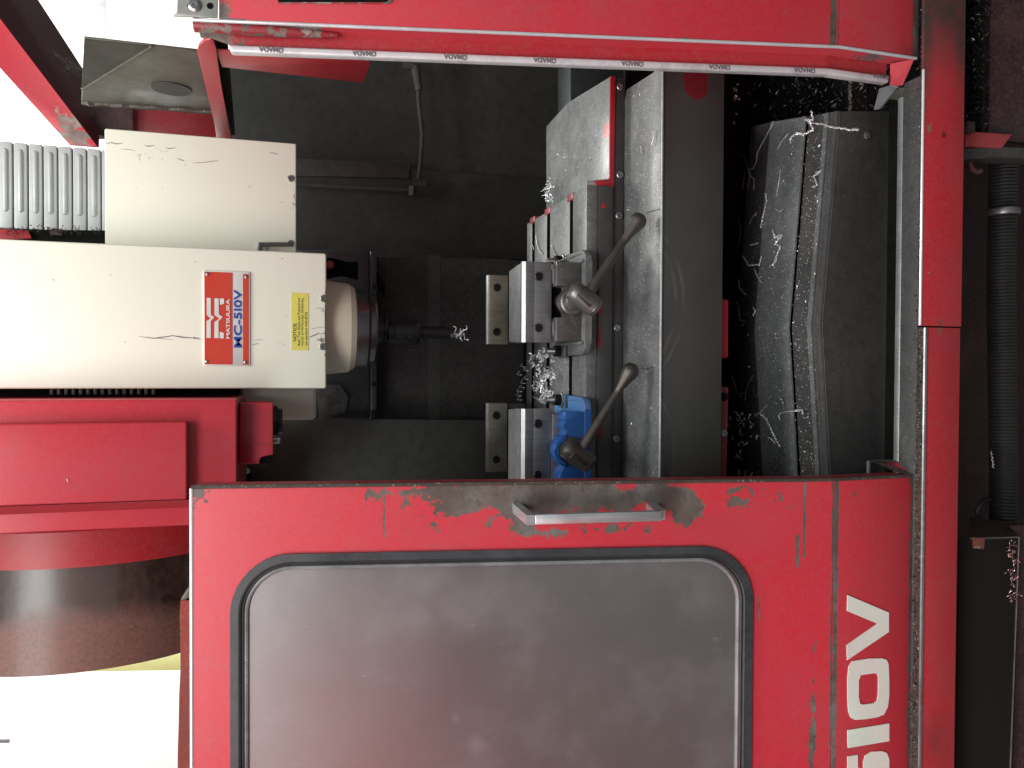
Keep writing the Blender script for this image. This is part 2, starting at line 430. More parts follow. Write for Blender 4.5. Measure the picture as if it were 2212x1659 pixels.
# ------------------------------------------------------------------ column with its cover
colu = thing('machine_column', 'dark speckled column cover standing behind the spindle and vises', 'machine column', (0.05, 2.05, .9))
f = V(2.05); bm = B()
prism(bm, f, f.px([(806, 552), (1092, 560), (1132, 562), (1132, 908), (806, 905)]), -.1, 0, .004); obj('front_cover', bm, M['column'], colu)
bm = B(); prism(bm, f, f.px([(925, 551), (950, 552), (950, 906), (925, 906)], .0015), 0, .0015); obj('cover_seam', bm, M['wall_in'], colu)
f = V(2.0); bm = B()
prism(bm, f, f.px([(600, 538), (799, 543), (799, 905), (600, 902)]), -.12, 0, .004); obj('slate_plate', bm, M['slate'], colu)
bm = B(); prism(bm, f, f.px([(799, 543), (813, 546), (813, 906), (799, 906)]), -.12, .012, .003); obj('wiper_strip', bm, M['slate'], colu)
def screw(parent, p, axis, r=.006, h=.004, mat=None, name='screw'):
    bm = B(); lathe(bm, p, axis, [(r, 0), (r, h*.75), (r*.8, h), (r*.45, h), (r*.42, h*.3)], 14); return obj(name, bm, mat or M['black_screw'], parent)
first = screw(colu, onY(806, 620, 1.988), (0, -1, 0), .006)
for py in (700, 780, 830, 890):
    again(first, onY(806, py, 1.988)-onY(806, 620, 1.988))
# mottled scraped metal patches beside the spindle
f = V(1.985); bm = B()
prism(bm, f, f.px([(682, 828), (735, 832), (752, 860), (745, 893), (690, 905)]), 0, .003, .001)
obj('scraped_plate', bm, metal('scraped_plate_metal', (.16, .17, .18), .4, .4, stain=(.03, .022, .02)), colu)
# cable bundle between head and slate plate
bm = B()
for k in range(5):
    p0 = onY(690, 566+k*7, 1.85); pts = [p0 + Vector((.004*math.sin(i*.9+k), -.01*math.sin(i*.5), -.012*i)) for i in range(8)]
    tube(bm, pts, .006, 8)
obj('cable_bundle', bm, M['black'], colu)
bm = B(); lathe(bm, onY(712, 574, 1.84), (0, -1, 0), [(.0, 0), (.009, .002), (.009, .02), (.006, .024)], 12); obj('red_cap', bm, M['red_dull'], colu)
bm = B()
for k in range(3):
    tube(bm, [onY(816+6*k, 590+10*k+s*6, 1.96-.01*math.sin(s)) for s in range(6)], .004, 6)
obj('hose_fitting', bm, M['black'], colu)

# ------------------------------------------------------------------ coolant pipe on the back wall
pp = thing('coolant_pipe', 'bent dark coolant pipe with a corner elbow on the inner back wall', 'pipe', onY(905, 390, 2.33))
bm = B(); Y_ = 2.33
pts = [onY(a, b, Y_) for a, b in ((893, 140), (902, 175), (905, 230), (912, 290), (908, 350), (902, 402))]
tube(bm, pts, .0065, 12); obj('down_pipe', bm, M['graphite'], pp)
bm = B(); tube(bm, [onY(a, b, Y_) for a, b in ((899, 410), (860, 410), (730, 402), (600, 395))], .006, 12); obj('cross_pipe', bm, M['graphite'], pp)
bm = B(); lathe(bm, onY(901, 395, Y_), (0, 0, -1), [(.013, -.012), (.013, .024)], 6); obj('elbow', bm, M['graphite'], pp)
bm = B(); lathe(bm, onY(891, 412, Y_), (1, 0, 0), [(.013, -.016), (.013, .012)], 6); obj('elbow', bm, M['graphite'], pp)
bm = B(); tube(bm, [onY(a, b, Y_) for a, b in ((870, 138), (885, 140), (897, 146), (900, 165), (905, 195))], [.016, .016, .015, .013, .011], 12); obj('valve', bm, M['graphite'], pp)

# ------------------------------------------------------------------ machine table
ZT = 1.09; YF = 1.437; YB = 1.828
xr = onZ(1267, 400, ZT).x; xl = xr - .98
tb = thing('machine_table', 'steel T slot milling table carrying both vises', 'machine table', ((xl+xr)/2, 1.63, .95))
# slots: positions (front to back) read at the right-hand end of the table
def zy(px, z): return onZ(px, 700, z).y
slots = [(zy(1236, ZT), zy(1229, ZT)), (zy(1187, ZT), zy(1180, ZT)), (zy(1154, ZT), zy(1148, ZT))]
edges = [YF] + [e for s_ in slots for e in s_] + [YB]
TH = .05
for k in range(0, len(edges), 2):
    bm = B(); box(bm, xl, xr - (.006*(k > 3)), edges[k], edges[k+1], ZT-.022, ZT, .0012, 2)
    obj('table_rail', bm, M['table'], tb)
bm = B(); box(bm, xl, xr, YF-.002, YB, ZT-.054, ZT-.024, .001); obj('table_body', bm, M['face'], tb)
bm = B()
for a, b in slots: box(bm, xl, xr-.001, a-.003, b+.003, ZT-.0238, ZT-.0222)
obj('slot_floor', bm, M['black'], tb)
bm = B()
for a, b in slots: box(bm, xl, xr-.0125, b-.0014, b-.0002, ZT-.0222, ZT-.0008)
obj('slot_wall', bm, M['black'], tb)  # black floors and liners: oily dirt plus slot shade put into the colour
bm = B(); box(bm, xl, xr, YF-.001, YF+.012, ZT-.026, ZT-.0225, .0003); obj('front_ledge', bm, M['face'], tb)
for k, (a, b) in enumerate(slots):
    bm = B(); box(bm, xr-.012, xr+.0015, a-.004, b+.012, ZT-.018, ZT+.0015, .001); obj('slot_end_mark', bm, M['red_dark'], tb)
# front apron with red smears
bm = B(); f = V(YF-.004)
prism(bm, f, [(xl, 1.0375), (xr, 1.0375), (xr, ZT-.024), (xl, ZT-.024)], -.004, 0, .001)
ap = oily('apron_paint', (.050, .050, .048), .5, .12, scale=380, smear=.3, bump=.2,
          stain=[((.15, .009, .012), tuple(onY(1293, 665, YF)), (.05, .05, .018)), ((.17, .009, .012), tuple(onY(1290, 735, YF)), (.05, .05, .018)),
                 ((.12, .008, .012), tuple(onY(1290, 930, YF)), (.04, .05, .02)), ((.35, .012, .018), tuple(onY(1300, 447, YF)), (.012, .03, .012))])
obj('apron', bm, ap, tb)
# lower skirt plate with screws
bm = B(); f = V(1.445)
prism(bm, f, [(xl, 1.009), (onY(1335, 168, 1.445).x, 1.009), (onY(1335, 168, 1.445).x, 1.0365), (xl, 1.0365)], -.01, 0, .001)
obj('skirt', bm, M['face'], tb)
s0 = screw(tb, onY(1338, 188, 1.446), (0, -1, 0), .0075, .005, M['steel'])
for px_, py_ in ((1338, 378), (1336, 466), (1332, 708), (1330, 948)):
    again(s0, onY(px_, py_, 1.446)-onY(1338, 188, 1.446))
# end tray (grey top, worn red rim)
f = H(1.040); bm = B()
prism(bm, f, f.px([(1180, 273), (1227, 222), (1317, 166), (1316, 384), (1313, 389), (1267, 390), (1267, 430), (1180, 470)]), -.004, 0, .0008)
obj('end_tray', bm, M['tray'], tb)
bm = B(); f = V(1.440)
prism(bm, f, f.px([(1318, 164), (1330, 165), (1326, 409), (1267, 408), (1267, 391), (1314, 390), (1318, 384)]), -.004, .0, .0006)
tr = oily('worn_red_rim', (.34, .015, .022), .45, .0, stain=[((.25, .24, .23), tuple(onY(1275, 400, 1.44)), (.05, .05, .03))], bump=.2)
obj('tray_rim', bm, tr, tb)

# ------------------------------------------------------------------ saddle way cover in front of the table
sd = thing('way_cover', 'long grey way cover dusted with aluminium in front of the table', 'way cover', (0, 1.3, .89))
zc = 1.009
f = H(zc); pr = f.px([(1412, 150), (1425, 150)]); ptr = f.px([(1411, 158), (1354, 193), (1349, 217)])
frontY = f.hit(1427, 400)[1]
bm = B(); prism(bm, f, [(-.75, frontY), (ptr[0][0]+.012, frontY), (ptr[0]), ptr[1], (ptr[2][0], 1.445), (-.75, 1.445)], -.003, 0, .0008); obj('cover_top', bm, M['cover'], sd)
f = V(frontY); bm = B(); zb_ = f.hit(1561, 600)[1]
prism(bm, f, [(-.75, zb_), (ptr[0][0]+.05, zb_), (ptr[0][0]+.012, zc-.001), (-.75, zc-.001)], -.004, 0, .001)
fm = NT('cover_front')
c = fm.mix(fm.step(fm.noise(5, 6, .6, dist=.6), .35, .7, 0, .6), (.044, .045, .042), (.070, .070, .066))
# faint arcs rubbed by the swinging handles
for cx_, cz_, r_ in ((onY(1262, 645, frontY).x, onY(1262, 645, frontY).z, .19), (onY(1247, 985, frontY).x, onY(1247, 985, frontY).z, .185), (onY(1262, 645, frontY).x, onY(1262, 645, frontY).z, .175)):
    a = fm.n('ShaderNodeVectorMath', operation='SUBTRACT'); fm.l(fm.pos, a.inputs[0]); a.inputs[1].default_value = (cx_, frontY, cz_)
    l_ = fm.n('ShaderNodeVectorMath', operation='LENGTH'); fm.l(a.outputs[0], l_.inputs[0])
    dd = fm.math('ABSOLUTE', fm.math('SUBTRACT', l_.outputs['Value'], r_))
    arc = fm.math('MULTIPLY', fm.step(dd, .001, .004, 1, 0), fm.step(fm.noise(14, 4), .42, .62)); c = fm.mix(fm.math('MULTIPLY', arc, .45), c, (.14, .14, .135))
rs = fm.step(fm.math('ADD', fm.noise(30, 5), fm.math('MULTIPLY', fm.blob(tuple(onY(1505, 178, frontY)), (.05, .1, .035)), .9)), .80, .88)
c = fm.mix(rs, c, (.16, .012, .018)); fm.bump(fm.noise(240, 4), .15, .0008)
obj('cover_front', bm, fm.fin(c, .48), sd)
bm = B(); tube(bm, [(-.75, frontY-.0035, zc-.001), (ptr[0][0]+.012, frontY-.0035, zc-.001)], .0022, 8); obj('front_edge', bm, M['alu'], sd)
# blocks hung below the cover
def chipred(n): return paint(n, (.45, .015, .025), .45, .06, under=(.05, .05, .05))
bm = B(); f = V(frontY+.02); prism(bm, f, f.px([(1552, 645), (1575, 647), (1574, 773), (1552, 775)]), -.02, 0, .004); obj('red_block', bm, chipred('chipped_block_red'), sd)
bm = B(); prism(bm, f, f.px([(1550, 835), (1575, 836), (1570, 1040), (1547, 1040)]), -.02, 0, .003); obj('bracket', bm, paint('bracket_dirty_red', (.20, .02, .03), .5, .10, under=(.06, .06, .06)), sd)
bm = B(); lathe(bm, onY(1563, 857, frontY+.018), (0, -1, 0), [(.008, 0), (.008, .003)], 16); obj('hole', bm, M['black'], sd)
screw(sd, onY(1562, 936, frontY+.02), (0, -1, 0), .007, .005, M['steel'])

# ------------------------------------------------------------------ chip hood (gabled cover low in front)
hd = thing('chip_hood', 'low gabled dark chip cover strewn with aluminium curls behind the front rail', 'chip cover', (0.1, 1.2, .58))
def ly(px, py, y): p = onY(px, py, y); return p
ZP = onY(1772, 703, 1.20).z
XP = onY(1772, 703, 1.20).x
XR = onY(1811, 240, 1.20).x; ZR = onY(1811, 240, 1.20).z
XL_ = onY(1790, 1020, 1.20).x; ZL = onY(1790, 1020, 1.20).z
sl = (ZL-ZP)/(XL_-XP); XLL = -.55; ZLL = ZP + sl*(XLL-XP)
def gz(x): return ZP + (ZR-ZP)*(x-XP)/(XR-XP) if x > XP else ZP + sl*(x-XP)
kE = (onZ(1671, 263, ZR).x-XR)/(onZ(1671, 263, ZR).y-1.20)
def XE(y): return XR + (y-1.20)*kE
def strip(bm, ya, yb, dza, dzb, x0=XLL, th=.003, sub=14, x1=None):
    base = sorted(set([x0, XP, XR] + [x0+(XR-x0)*i/sub for i in range(sub+1)]))
    def row(y): return [x if x <= XP else XP+(x-XP)*(XE(y)-XP)/(XR-XP) for x in base]
    xa_, xb_ = row(ya), row(yb); xs = base
    A = [bm.verts.new((x, ya, gz(g)+dza)) for x, g in zip(xa_, base)]; Bv = [bm.verts.new((x, yb, gz(g)+dzb)) for x, g in zip(xb_, base)]
    A2 = [bm.verts.new((x, ya, gz(g)+dza-th)) for x, g in zip(xa_, base)]; B2 = [bm.verts.new((x, yb, gz(g)+dzb-th)) for x, g in zip(xb_, base)]
    k = len(xs)
    for i in range(k-1):
        bm.faces.new((A[i], A[i+1], Bv[i+1], Bv[i])); bm.faces.new((A2[i+1], A2[i], B2[i], B2[i+1]))
        bm.faces.new((A[i+1], A[i], A2[i], A2[i+1])); bm.faces.new((Bv[i], Bv[i+1], B2[i+1], B2[i]))
    bm.faces.new((A[0], Bv[0], B2[0], A2[0])); bm.faces.new((Bv[-1], A[-1], A2[-1], B2[-1]))
    bmesh.ops.recalc_face_normals(bm, faces=bm.faces[:])
xre = lambda dx: XR + dx
bm = B(); strip(bm, 1.300, 1.405, 0, 0, x1=XR-.02); obj('rear_slope', bm, M['hood'], hd)
bm = B(); strip(bm, 1.288, 1.2985, .003, .003, x1=XR-.02); obj('fold_strip', bm, M['hood'], hd)
bm = B(); strip(bm, 1.236, 1.287, -.004, -.004, x1=XR-.01); obj('gutter', bm, M['hood_dirt'], hd)
bm = B(); strip(bm, 1.224, 1.235, .002, .002); obj('front_fold', bm, M['hood'], hd)
bm = B(); strip(bm, 1.213, 1.222, .000, .000); obj('front_fold', bm, M['graphite'], hd)
bm = B(); strip(bm, 1.2005, 1.211, .001, .001); obj('front_fold', bm, M['graphite'], hd)
# far slope falling into the dark
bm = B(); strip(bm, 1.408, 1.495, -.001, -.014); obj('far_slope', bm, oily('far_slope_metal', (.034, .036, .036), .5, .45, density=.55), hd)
ZBOT = onY(1931, 600, 1.2).z
f = V(1.20); bm = B()
xs = [XLL, XP, XR]
prism(bm, f, [(XLL, ZBOT), (XR+.012, ZBOT), (XR, ZR), (XP, ZP), (XLL, ZLL)], -.012, 0, .0015)
obj('front_face', bm, M['face'], hd)
bm = B(); tube(bm, [(x, 1.2005, gz(x)-.004) for x in (XLL, XP, XR)], .0012, 6); obj('front_crease', bm, M['graphite'], hd)
bm = B(); lathe(bm, onY(1873, 292, 1.199), (0, -1, 0), [(.0075, 0), (.0065, .003), (.002, .0045)], 14); obj('rivet', bm, M['graphite'], hd)
bm = B(); prism(bm, H(0), [(XR+.004, 1.212), (XE(1.40)+.0, 1.40), (XE(1.40)-.01, 1.405), (XR-.008, 1.215)], .565, ZR-.006); obj('end_face', bm, M['face_dark'], hd)
# ------------------------------------------------------------------ sliding front door (left) and fixed leaf (right)
YD = 1.05; ZS = onY(1803, 900, YD).z
LEAN = R(10.1)
DF = Frame((0, YD, ZS), (1, 0, 0), (0, math.sin(LEAN), math.cos(LEAN)))
SF = V(YD)
def dwp(px, py): return tuple(DF.P(*DF.hit(px, py)))
ld = thing('sliding_door', 'worn red sliding door with a rounded window, closed over the lower left', 'door', onY(1970, 1300, YD))
def DX(px, py): return DF.hit(px, py)
UR = DF.hit(1803, 1031)[0]; 
pan = [DF.hit(413, 1052), (DF.hit(1803, 1036)[0], .0006), (-1.15, .0006), (-1.15, DF.hit(413, 1500)[1])]
hw0 = DF.px([(497, 1400), (1624, 1190)]); gx0, gz0 = hw0[0][1], 0
# window rectangle on the door plane
wt = DF.hit(500, 1400)[1]; wb = DF.hit(1622, 1400)[1]; wr = DF.hit(1100, 1188)[0]; wl = wr - .80
hole = rrect(wl, wr, wb, wt, .085, 10)
bm = B(); holed(bm, DF, pan, [hole], -.004, 0)
door_paint = paint('worn_door_paint', RED, .36, .0, dust=.12, chipscale=44, under=(.095, .085, .075),
    blobs=[(dwp(1260, 1068), (.050, .3, .145), .52), (dwp(1395, 1066), (.038, .3, .075), .50), (dwp(1482, 1095), (.046, .3, .034), .60),
           (dwp(1130, 1092), (.050, .3, .045), .44), (dwp(1190, 1150), (.018, .3, .075), .42), (dwp(1330, 1140), (.016, .3, .06), .30),
           (dwp(1600, 1068), (.045, .3, .070), .24), (dwp(1700, 1075), (.03, .3, .06), .18), (dwp(1000, 1080), (.03, .3, .05), .22), (dwp(1010, 1100), (.07, .3, .14), .17), (dwp(960, 1062), (.016, .3, .20), .26),
           (dwp(1362, 1053), (.018, .3, .035), -.55), (dwp(1392, 1098), (.016, .3, .022), -.7), (dwp(1100, 1080), (.05, .3, .50), .12),
           (dwp(430, 1056), (.045, .2, .03), .42), (dwp(830, 1100), (.10, .2, .0022), .5), (dwp(1738, 1120), (.10, .2, .004), .55),
           (dwp(1723, 1185), (.04, .2, .005), .6), (dwp(1640, 1318), (.045, .2, .003), .55), (dwp(1755, 1600), (.20, .2, .008), .48),
            (dwp(1801, 1350), (1.2, .2, .007), .95)],
    grime=[(dwp(1175, 1080), (.035, .3, .045), .9), (dwp(1440, 1060), (.045, .3, .04), .85), (dwp(1300, 1085), (.035, .3, .14), .55)])
obj('door_panel', bm, door_paint, ld)
# turned leading edge
bm = B()
e0 = pan[0]; e1 = pan[1]
sf_ = [DF.P(e0[0]+.0006, e0[1], 0), DF.P(e1[0]+.0006, e1[1], 0), DF.P(e1[0]+.0006, e1[1]+.006, -.045), DF.P(e0[0]+.0006, e0[1], -.045)]
def slab(bm, q, off):
    off = Vector(off); a = [bm.verts.new(p) for p in q]; b = [bm.verts.new(p+off) for p in q]
    k = len(q); bm.faces.new(a); bm.faces.new(b[::-1])
    for i in range(k): bm.faces.new((a[i], b[i], b[(i+1) % k], a[(i+1) % k]))
    bmesh.ops.recalc_face_normals(bm, faces=bm.faces[:])
slab(bm, sf_, (-.003, 0, 0))
edge_m = paint('door_edge_worn', (.30, .015, .025), .42, .13, under=(.075, .065, .06), chipscale=30)
obj('leading_edge', bm, edge_m, ld)
bm = B(); tube(bm, [DF.P(e0[0], e0[1], 0), DF.P(e1[0], e1[1], 0)], .0030, 8); obj('edge_bead', bm, M['grime'], ld)
bm = B(); tube(bm, [DF.P(e0[0]-.002, e0[1], -.001), DF.P(-1.15, e0[1], -.001)], .0028, 8); obj('top_bead', bm, M['steel_glint'], ld)
bm = B(); prism(bm, DF, [(e0[0]-.003, e0[1]-.003), (-1.15, e0[1]-.003), (-1.15, e0[1]), (e0[0]-.003, e0[1])], -.045, -.005); obj('top_return', bm, M['red_dull'], ld)
# lower vertical strip with the big lettering
bz = SF.hit(1973, 1300)[1]
sx0 = SF.hit(1803, 1036)[0]; sx1 = SF.hit(1970, 1028)[0]
bm = B(); prism(bm, SF, [(sx0, ZS-.0006), (sx1, bz), (-1.15, bz), (-1.15, ZS-.0006)], -.004, 0, .0005)
def swp(px, py): return tuple(onY(px, py, YD))
strip_paint = paint('lower_strip_paint', RED, .38, -.01, dust=.16, under=(.095, .085, .08),
    blobs=[(swp(1804, 1350), (1.2, .1, .006), .95), (swp(1968, 1350), (1.2, .1, .010), .45), (swp(1840, 1060), (.03, .2, .03), .22)],
    grime=[(swp(1972, 1350), (1.2, .1, .012), .8)])
obj('lower_panel', bm, strip_paint, ld)
bm = B(); slab(bm, [SF.P(sx0+.0006, ZS), SF.P(sx1+.0006, bz), SF.P(sx1+.0006, bz, -.045), SF.P(sx0+.0006, ZS, -.045)], (-.003, 0, 0)); obj('lower_edge', bm, edge_m, ld)
bm = B(); tube(bm, [SF.P(sx0, ZS), SF.P(sx1, bz)], .0028, 8); obj('edge_bead', bm, M['grime'], ld)
# little open channel at the foot of the leading edge
f = XL(sx1+.003)
bm = B()
q = [onX(1876, 1010, sx1+.012)]
ft = [onY(1877, 994, 1.115), onY(1969, 992, 1.075), onY(1971, 1022, 1.052), onY(1940, 1003, 1.075), onY(1915, 1000, 1.10), onY(1892, 1000, 1.112)]
slab(bm, [onY(1877, 993, 1.12), onY(1968, 991, 1.085), onY(1968, 999, 1.07), onY(1880, 998, 1.11)], (-.0, .0, -.004)); obj('foot_flange', bm, M['graphite'], ld)
bm = B(); slab(bm, [onY(1915, 998, 1.10), onY(1968, 994, 1.075), onY(1969, 1021, 1.056)], (0, .004, 0)); obj('foot_gusset', bm, M['red'], ld)
bm = B(); slab(bm, [onY(1877, 996, 1.115), onY(1925, 1002, 1.09), onY(1966, 1022, 1.056), onY(1935, 1020, 1.075), onY(1900, 1003, 1.10)], (0, .004, -.002)); obj('foot_channel', bm, M['maroon'], ld)
bm = B(); slab(bm, [onY(1876, 996, 1.114), onY(1880, 996, 1.114), onY(1880, 1022, 1.114), onY(1876, 1022, 1.114)], (0, .004, 0)); obj('foot_lip', bm, M['alu'], ld)

# window: gasket (outer lip, bright bead) and hazy polycarbonate
def ring(bm, f, x0, x1, y0, y1, r, w, n0, n1):
    holed(bm, f, rrect(x0, x1, y0, y1, r, 10), [rrect(x0+w, x1-w, y0+w, y1-w, max(r-w, .004), 10)], n0, n1)
def bead(bm, f, x0, x1, y0, y1, r, n, rad, seg=8):
    pts = [f.P(u, v, n) for u, v in rrect(x0, x1, y0, y1, r, 12)]; pts.append(pts[0]); pts.append(pts[1])
    tube(bm, pts, rad, seg, False)
bm = B(); ring(bm, DF, wl-.001, wr+.001, wb-.001, wt+.001, .086, .0115, -.004, .0045); gk = obj('window_gasket', bm, M['rubber_grey'], ld)
bm = B(); bead(bm, DF, wl+.0115, wr-.0115, wb+.0115, wt-.0115, .074, .001, .0030); obj('gasket_bead', bm, M['rubber'], gk)
bm = B(); bead(bm, DF, wl+.0162, wr-.0162, wb+.0162, wt-.0162, .069, -.001, .0022); obj('gasket_bead', bm, M['rubber'], gk)
bm = B(); bead(bm, DF, wl+.0205, wr-.0205, wb+.0205, wt-.0205, .065, -.003, .0034); obj('gasket_bead', bm, metal('rubber_lip_highlight', (.36, .37, .38), .24, .30, bump=.05, var=.5), gk)  # pale grey puts the lamp highlight into the rubber colour
t = NT('hazy_polycarbonate')
n1 = t.noise(2.3, 4, .5); n2 = t.noise(240, 3, .6); n3 = t.noise(9, 7, .65)
c = t.mix(t.step(n1, .3, .7), (.070, .078, .076), (.118, .114, .112))
c = t.mix(t.step(n3, .5, .75, 0, .35), c, (.23, .225, .23))
sv = t.scaled((40, 40, 9)); c = t.mix(t.step(t.noise(3, 5, .7, vec=sv), .64, .70, 0, .25), c, (.34, .33, .34))
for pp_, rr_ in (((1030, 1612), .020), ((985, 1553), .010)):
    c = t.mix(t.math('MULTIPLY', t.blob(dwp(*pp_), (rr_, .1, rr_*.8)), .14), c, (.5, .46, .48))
for pp_, rr_ in (((1136, 1645), .006), ((1157, 1356), .003), ((1156, 1620), .003)):
    c = t.mix(t.math('MULTIPLY', t.step(t.blob(dwp(*pp_), (rr_, .1, rr_)), .1, .5), .35), c, (.07, .06, .06))
t.bump(n2, .08, .0004)
t.b.inputs['Transmission Weight'].default_value = .15; t.b.inputs['IOR'].default_value = 1.9
t.b.inputs['Specular IOR Level'].default_value = .75
t.b.inputs['Coat Weight'].default_value = .55; t.b.inputs['Coat Roughness'].default_value = .30
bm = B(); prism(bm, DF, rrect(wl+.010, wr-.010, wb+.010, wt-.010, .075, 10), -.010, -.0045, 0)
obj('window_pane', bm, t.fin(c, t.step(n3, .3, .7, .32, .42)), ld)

# handle: flat aluminium bar on two angled feet
HF = Frame(DF.P(0, 0, .042), DF.u, DF.v)
bm = B(); prism(bm, HF, HF.px([(1155, 1112), (1428, 1104), (1430, 1126), (1156, 1134)]), -.010, 0, .0016); hb = obj('handle', bm, M['alu'], ld)
bm = B(); a = [HF.P(*HF.hit(x, y), 0) for x, y in ((1155, 1113), (1155, 1134))]; b = [DF.P(*DF.hit(x, y)) for x, y in ((1125, 1108+0), (1124, 1086))]
slab(bm, [a[0], a[1], b[0], b[1]], DF.v*.012); obj('handle_foot', bm, M['alu'], hb)
bm = B(); a = [HF.P(*HF.hit(x, y), -.010) for x, y in ((1418, 1106), (1418, 1126))]; b = [DF.P(*DF.hit(x, y)) for x, y in ((1396, 1100), (1396, 1086))]
slab(bm, [a[0], a[1], b[0], b[1]], DF.v*-.016); obj('handle_foot', bm, M['alu'], hb)

# big cream characters on the lower strip (5 1 0 V of the model name)
def LP(pts): return SF.px(pts)
lf = []
V_ = [(1834.5, 1284), (1919, 1323), (1919, 1364), (1834.5, 1425), (1834, 1391), (1895, 1346), (1835, 1319)]
def onlet(name, outer, holes=()):
    bm = B(); holed(bm, SF, LP(outer), [LP(h) for h in holes], .0005, .0018); return obj(name, bm, M['letter'], ld)
C2 = lambda x, y: (1474.6+x/3.0, 1106+y/3.0)
vv = [C2(1065, 537), C2(1332, 650), C2(1332, 775), C2(1062, 958), C2(1060, 860), C2(1258, 722), C2(1062, 640)]
onlet('letter_v', vv)
o_ = [C2(*p) for p in [(1095, 965), (1200, 948), (1290, 946), (1318, 957), (1330, 985), (1334, 1080), (1334, 1190), (1325, 1260), (1300, 1310), (1255, 1328), (1180, 1340), (1110, 1344), (1085, 1330), (1070, 1290), (1065, 1200), (1065, 1080), (1072, 1000)]]
oi = [C2(*p) for p in [(1150, 1055), (1240, 1042), (1258, 1050), (1264, 1075), (1262, 1180), (1255, 1220), (1235, 1238), (1160, 1246), (1145, 1238), (1137, 1200), (1137, 1090)]]
onlet('digit_zero', o_, [oi])
onlet('digit_one', [C2(1065, 1412), C2(1334, 1368), C2(1334, 1482), C2(1067, 1527)])
# the figure five (upper part in view)
five = [C2(*p) for p in [(1065, 1582), (1130, 1571), (1133, 1700), (1168, 1700), (1166, 1620), (1180, 1575), (1215, 1552), (1290, 1547), (1320, 1560), (1334, 1600), (1336, 1900), (1325, 1960), (1275, 1985), (1262, 1900), (1268, 1680), (1258, 1655), (1235, 1662), (1228, 1700), (1226, 1790), (1065, 1812)]]
onlet('digit_five', five)
onlet('hyphen', [C2(1175, 2030), C2(1225, 2022), C2(1225, 2110), C2(1175, 2118)])

# ------------------------------------------------------------------ right leaf of the front
rd = thing('front_panel', 'red fixed front panel with a steel-edged return along the right of the opening', 'panel', onY(1975, 60, YD))
E = [(415, 43), (1805, 101), (1979, 126)]
uA = DF.hit(415, 43); uB = DF.hit(1805, 101); uC = SF.hit(1979, 126)
XO = 1.6
rp = paint('right_panel_paint', RED, .36, .0, dust=.14, chipscale=40,
     blobs=[(dwp(560, 70), (.03, .2, .20), .40), (dwp(900, 78), (.016, .2, .3), .22), (dwp(1500, 92), (.01, .2, .3), .2),
            (dwp(470, 40), (.05, .2, .04), .35), (dwp(1500, 60), (.06, .2, .10), .10), (dwp(1801, 40), (1.2, .2, .007), .95)])
bm = B(); prism(bm, DF, [(uA[0], DF.hit(473, 20)[1]), (uB[0], .0006), (XO, .0006), (XO, DF.hit(473, 20)[1])], -.004, 0, .0005); obj('upper_panel', bm, rp, rd)
rp2 = paint('right_strip_paint', (.50, .020, .036), .40, -.02, dust=.2, blobs=[(swp(1805, 40), (1.2, .1, .006), .95), (swp(1978, 60), (1.2, .1, .010), .5)],
     grime=[(swp(1980, 60), (1.2, .1, .012), .8), (swp(1960, 130), (.04, .1, .03), .5)])
bzr = SF.hit(1984, 60)[1]
bm = B(); prism(bm, SF, [(uB[0], ZS-.0006), (uC[0], uC[1]), (uC[0]+.002, bzr), (XO, bzr), (XO, ZS-.0006)], -.004, 0, .0005); obj('lower_panel', bm, rp2, rd)
# steel bead along the corner, its highlight put into the pale colour
vtop = DF.hit(415, 43)[1]
bm = B(); tube(bm, [DF.P(uA[0], vtop, 0), DF.P(uB[0], 0, 0), SF.P(uC[0], uC[1], 0)], .0026, 8); obj('edge_bead', bm, M['steel_glint'], rd)
# return going back from the corner, inner step and film-covered lip
D1 = .032; W2 = .022
ret_m = paint('return_paint_lit', (.72, .06, .085), .34, .02, under=(.16, .15, .15),  # lighter red, the light on this side face put into the paint
     blobs=[(dwp(480, 70), (.08, .3, .17), .60), (swp(1900, 112), (.03, .2, .06), .34), (dwp(640, 78), (.05, .3, .10), .22)])
def P3(a, b): return DF.P(a[0], a[1], b)
bm = B(); slab(bm, [DF.P(uA[0], vtop, -.002), DF.P(uB[0], 0, -.002), DF.P(uB[0], 0, -D1), DF.P(uA[0], vtop, -D1)], (.003, 0, 0))
slab(bm, [SF.P(uB[0], ZS, -.002), SF.P(uC[0], uC[1], -.002), SF.P(uC[0], uC[1]+.010, -D1), SF.P(uB[0], ZS, -D1)], (.003, 0, 0)); obj('return_face', bm, ret_m, rd)
step_m = paint('inner_step_paint_shaded', (.42, .018, .028), .36, .0, dust=.18, under=(.13, .10, .085), blobs=[(dwp(440, 95), (.08, .3, .075), .6)])  # darker red, shade of the angled step put into the paint
cv = DF.hit(1925, 140)
bm = B(); slab(bm, [DF.P(uA[0], vtop, -D1), DF.P(uB[0], 0, -D1), DF.P(uB[0]-W2, 0, -D1-.004), DF.P(uA[0]-W2, vtop-.048, -D1-.004), DF.P(uA[0]-.017, vtop-.040, -D1-.003), DF.P(uA[0]-.010, vtop-.016, -D1-.002), DF.P(uA[0]-.010, vtop-.002, -D1-.002)], DF.n*-.003)
slab(bm, [SF.P(uB[0], ZS, -D1), SF.P(uC[0], uC[1]+.028, -D1), SF.P(uC[0]-W2, uC[1]+.028, -D1-.004), SF.P(uB[0]-W2, ZS, -D1-.004)], (0, .003, 0)); obj('inner_step', bm, step_m, rd)
LIPA = DF.P(uA[0]-W2-.005, vtop-.04, -D1+.002); LIPB = DF.P(uB[0]-W2-.005, 0, -D1+.002); LIPC = SF.P(uC[0]-W2-.004, uC[1]+.026, -D1+.002)
LW = .0105
LF = Frame(DF.P(0, 0, -D1+.006), DF.u, DF.v)
bm = B()
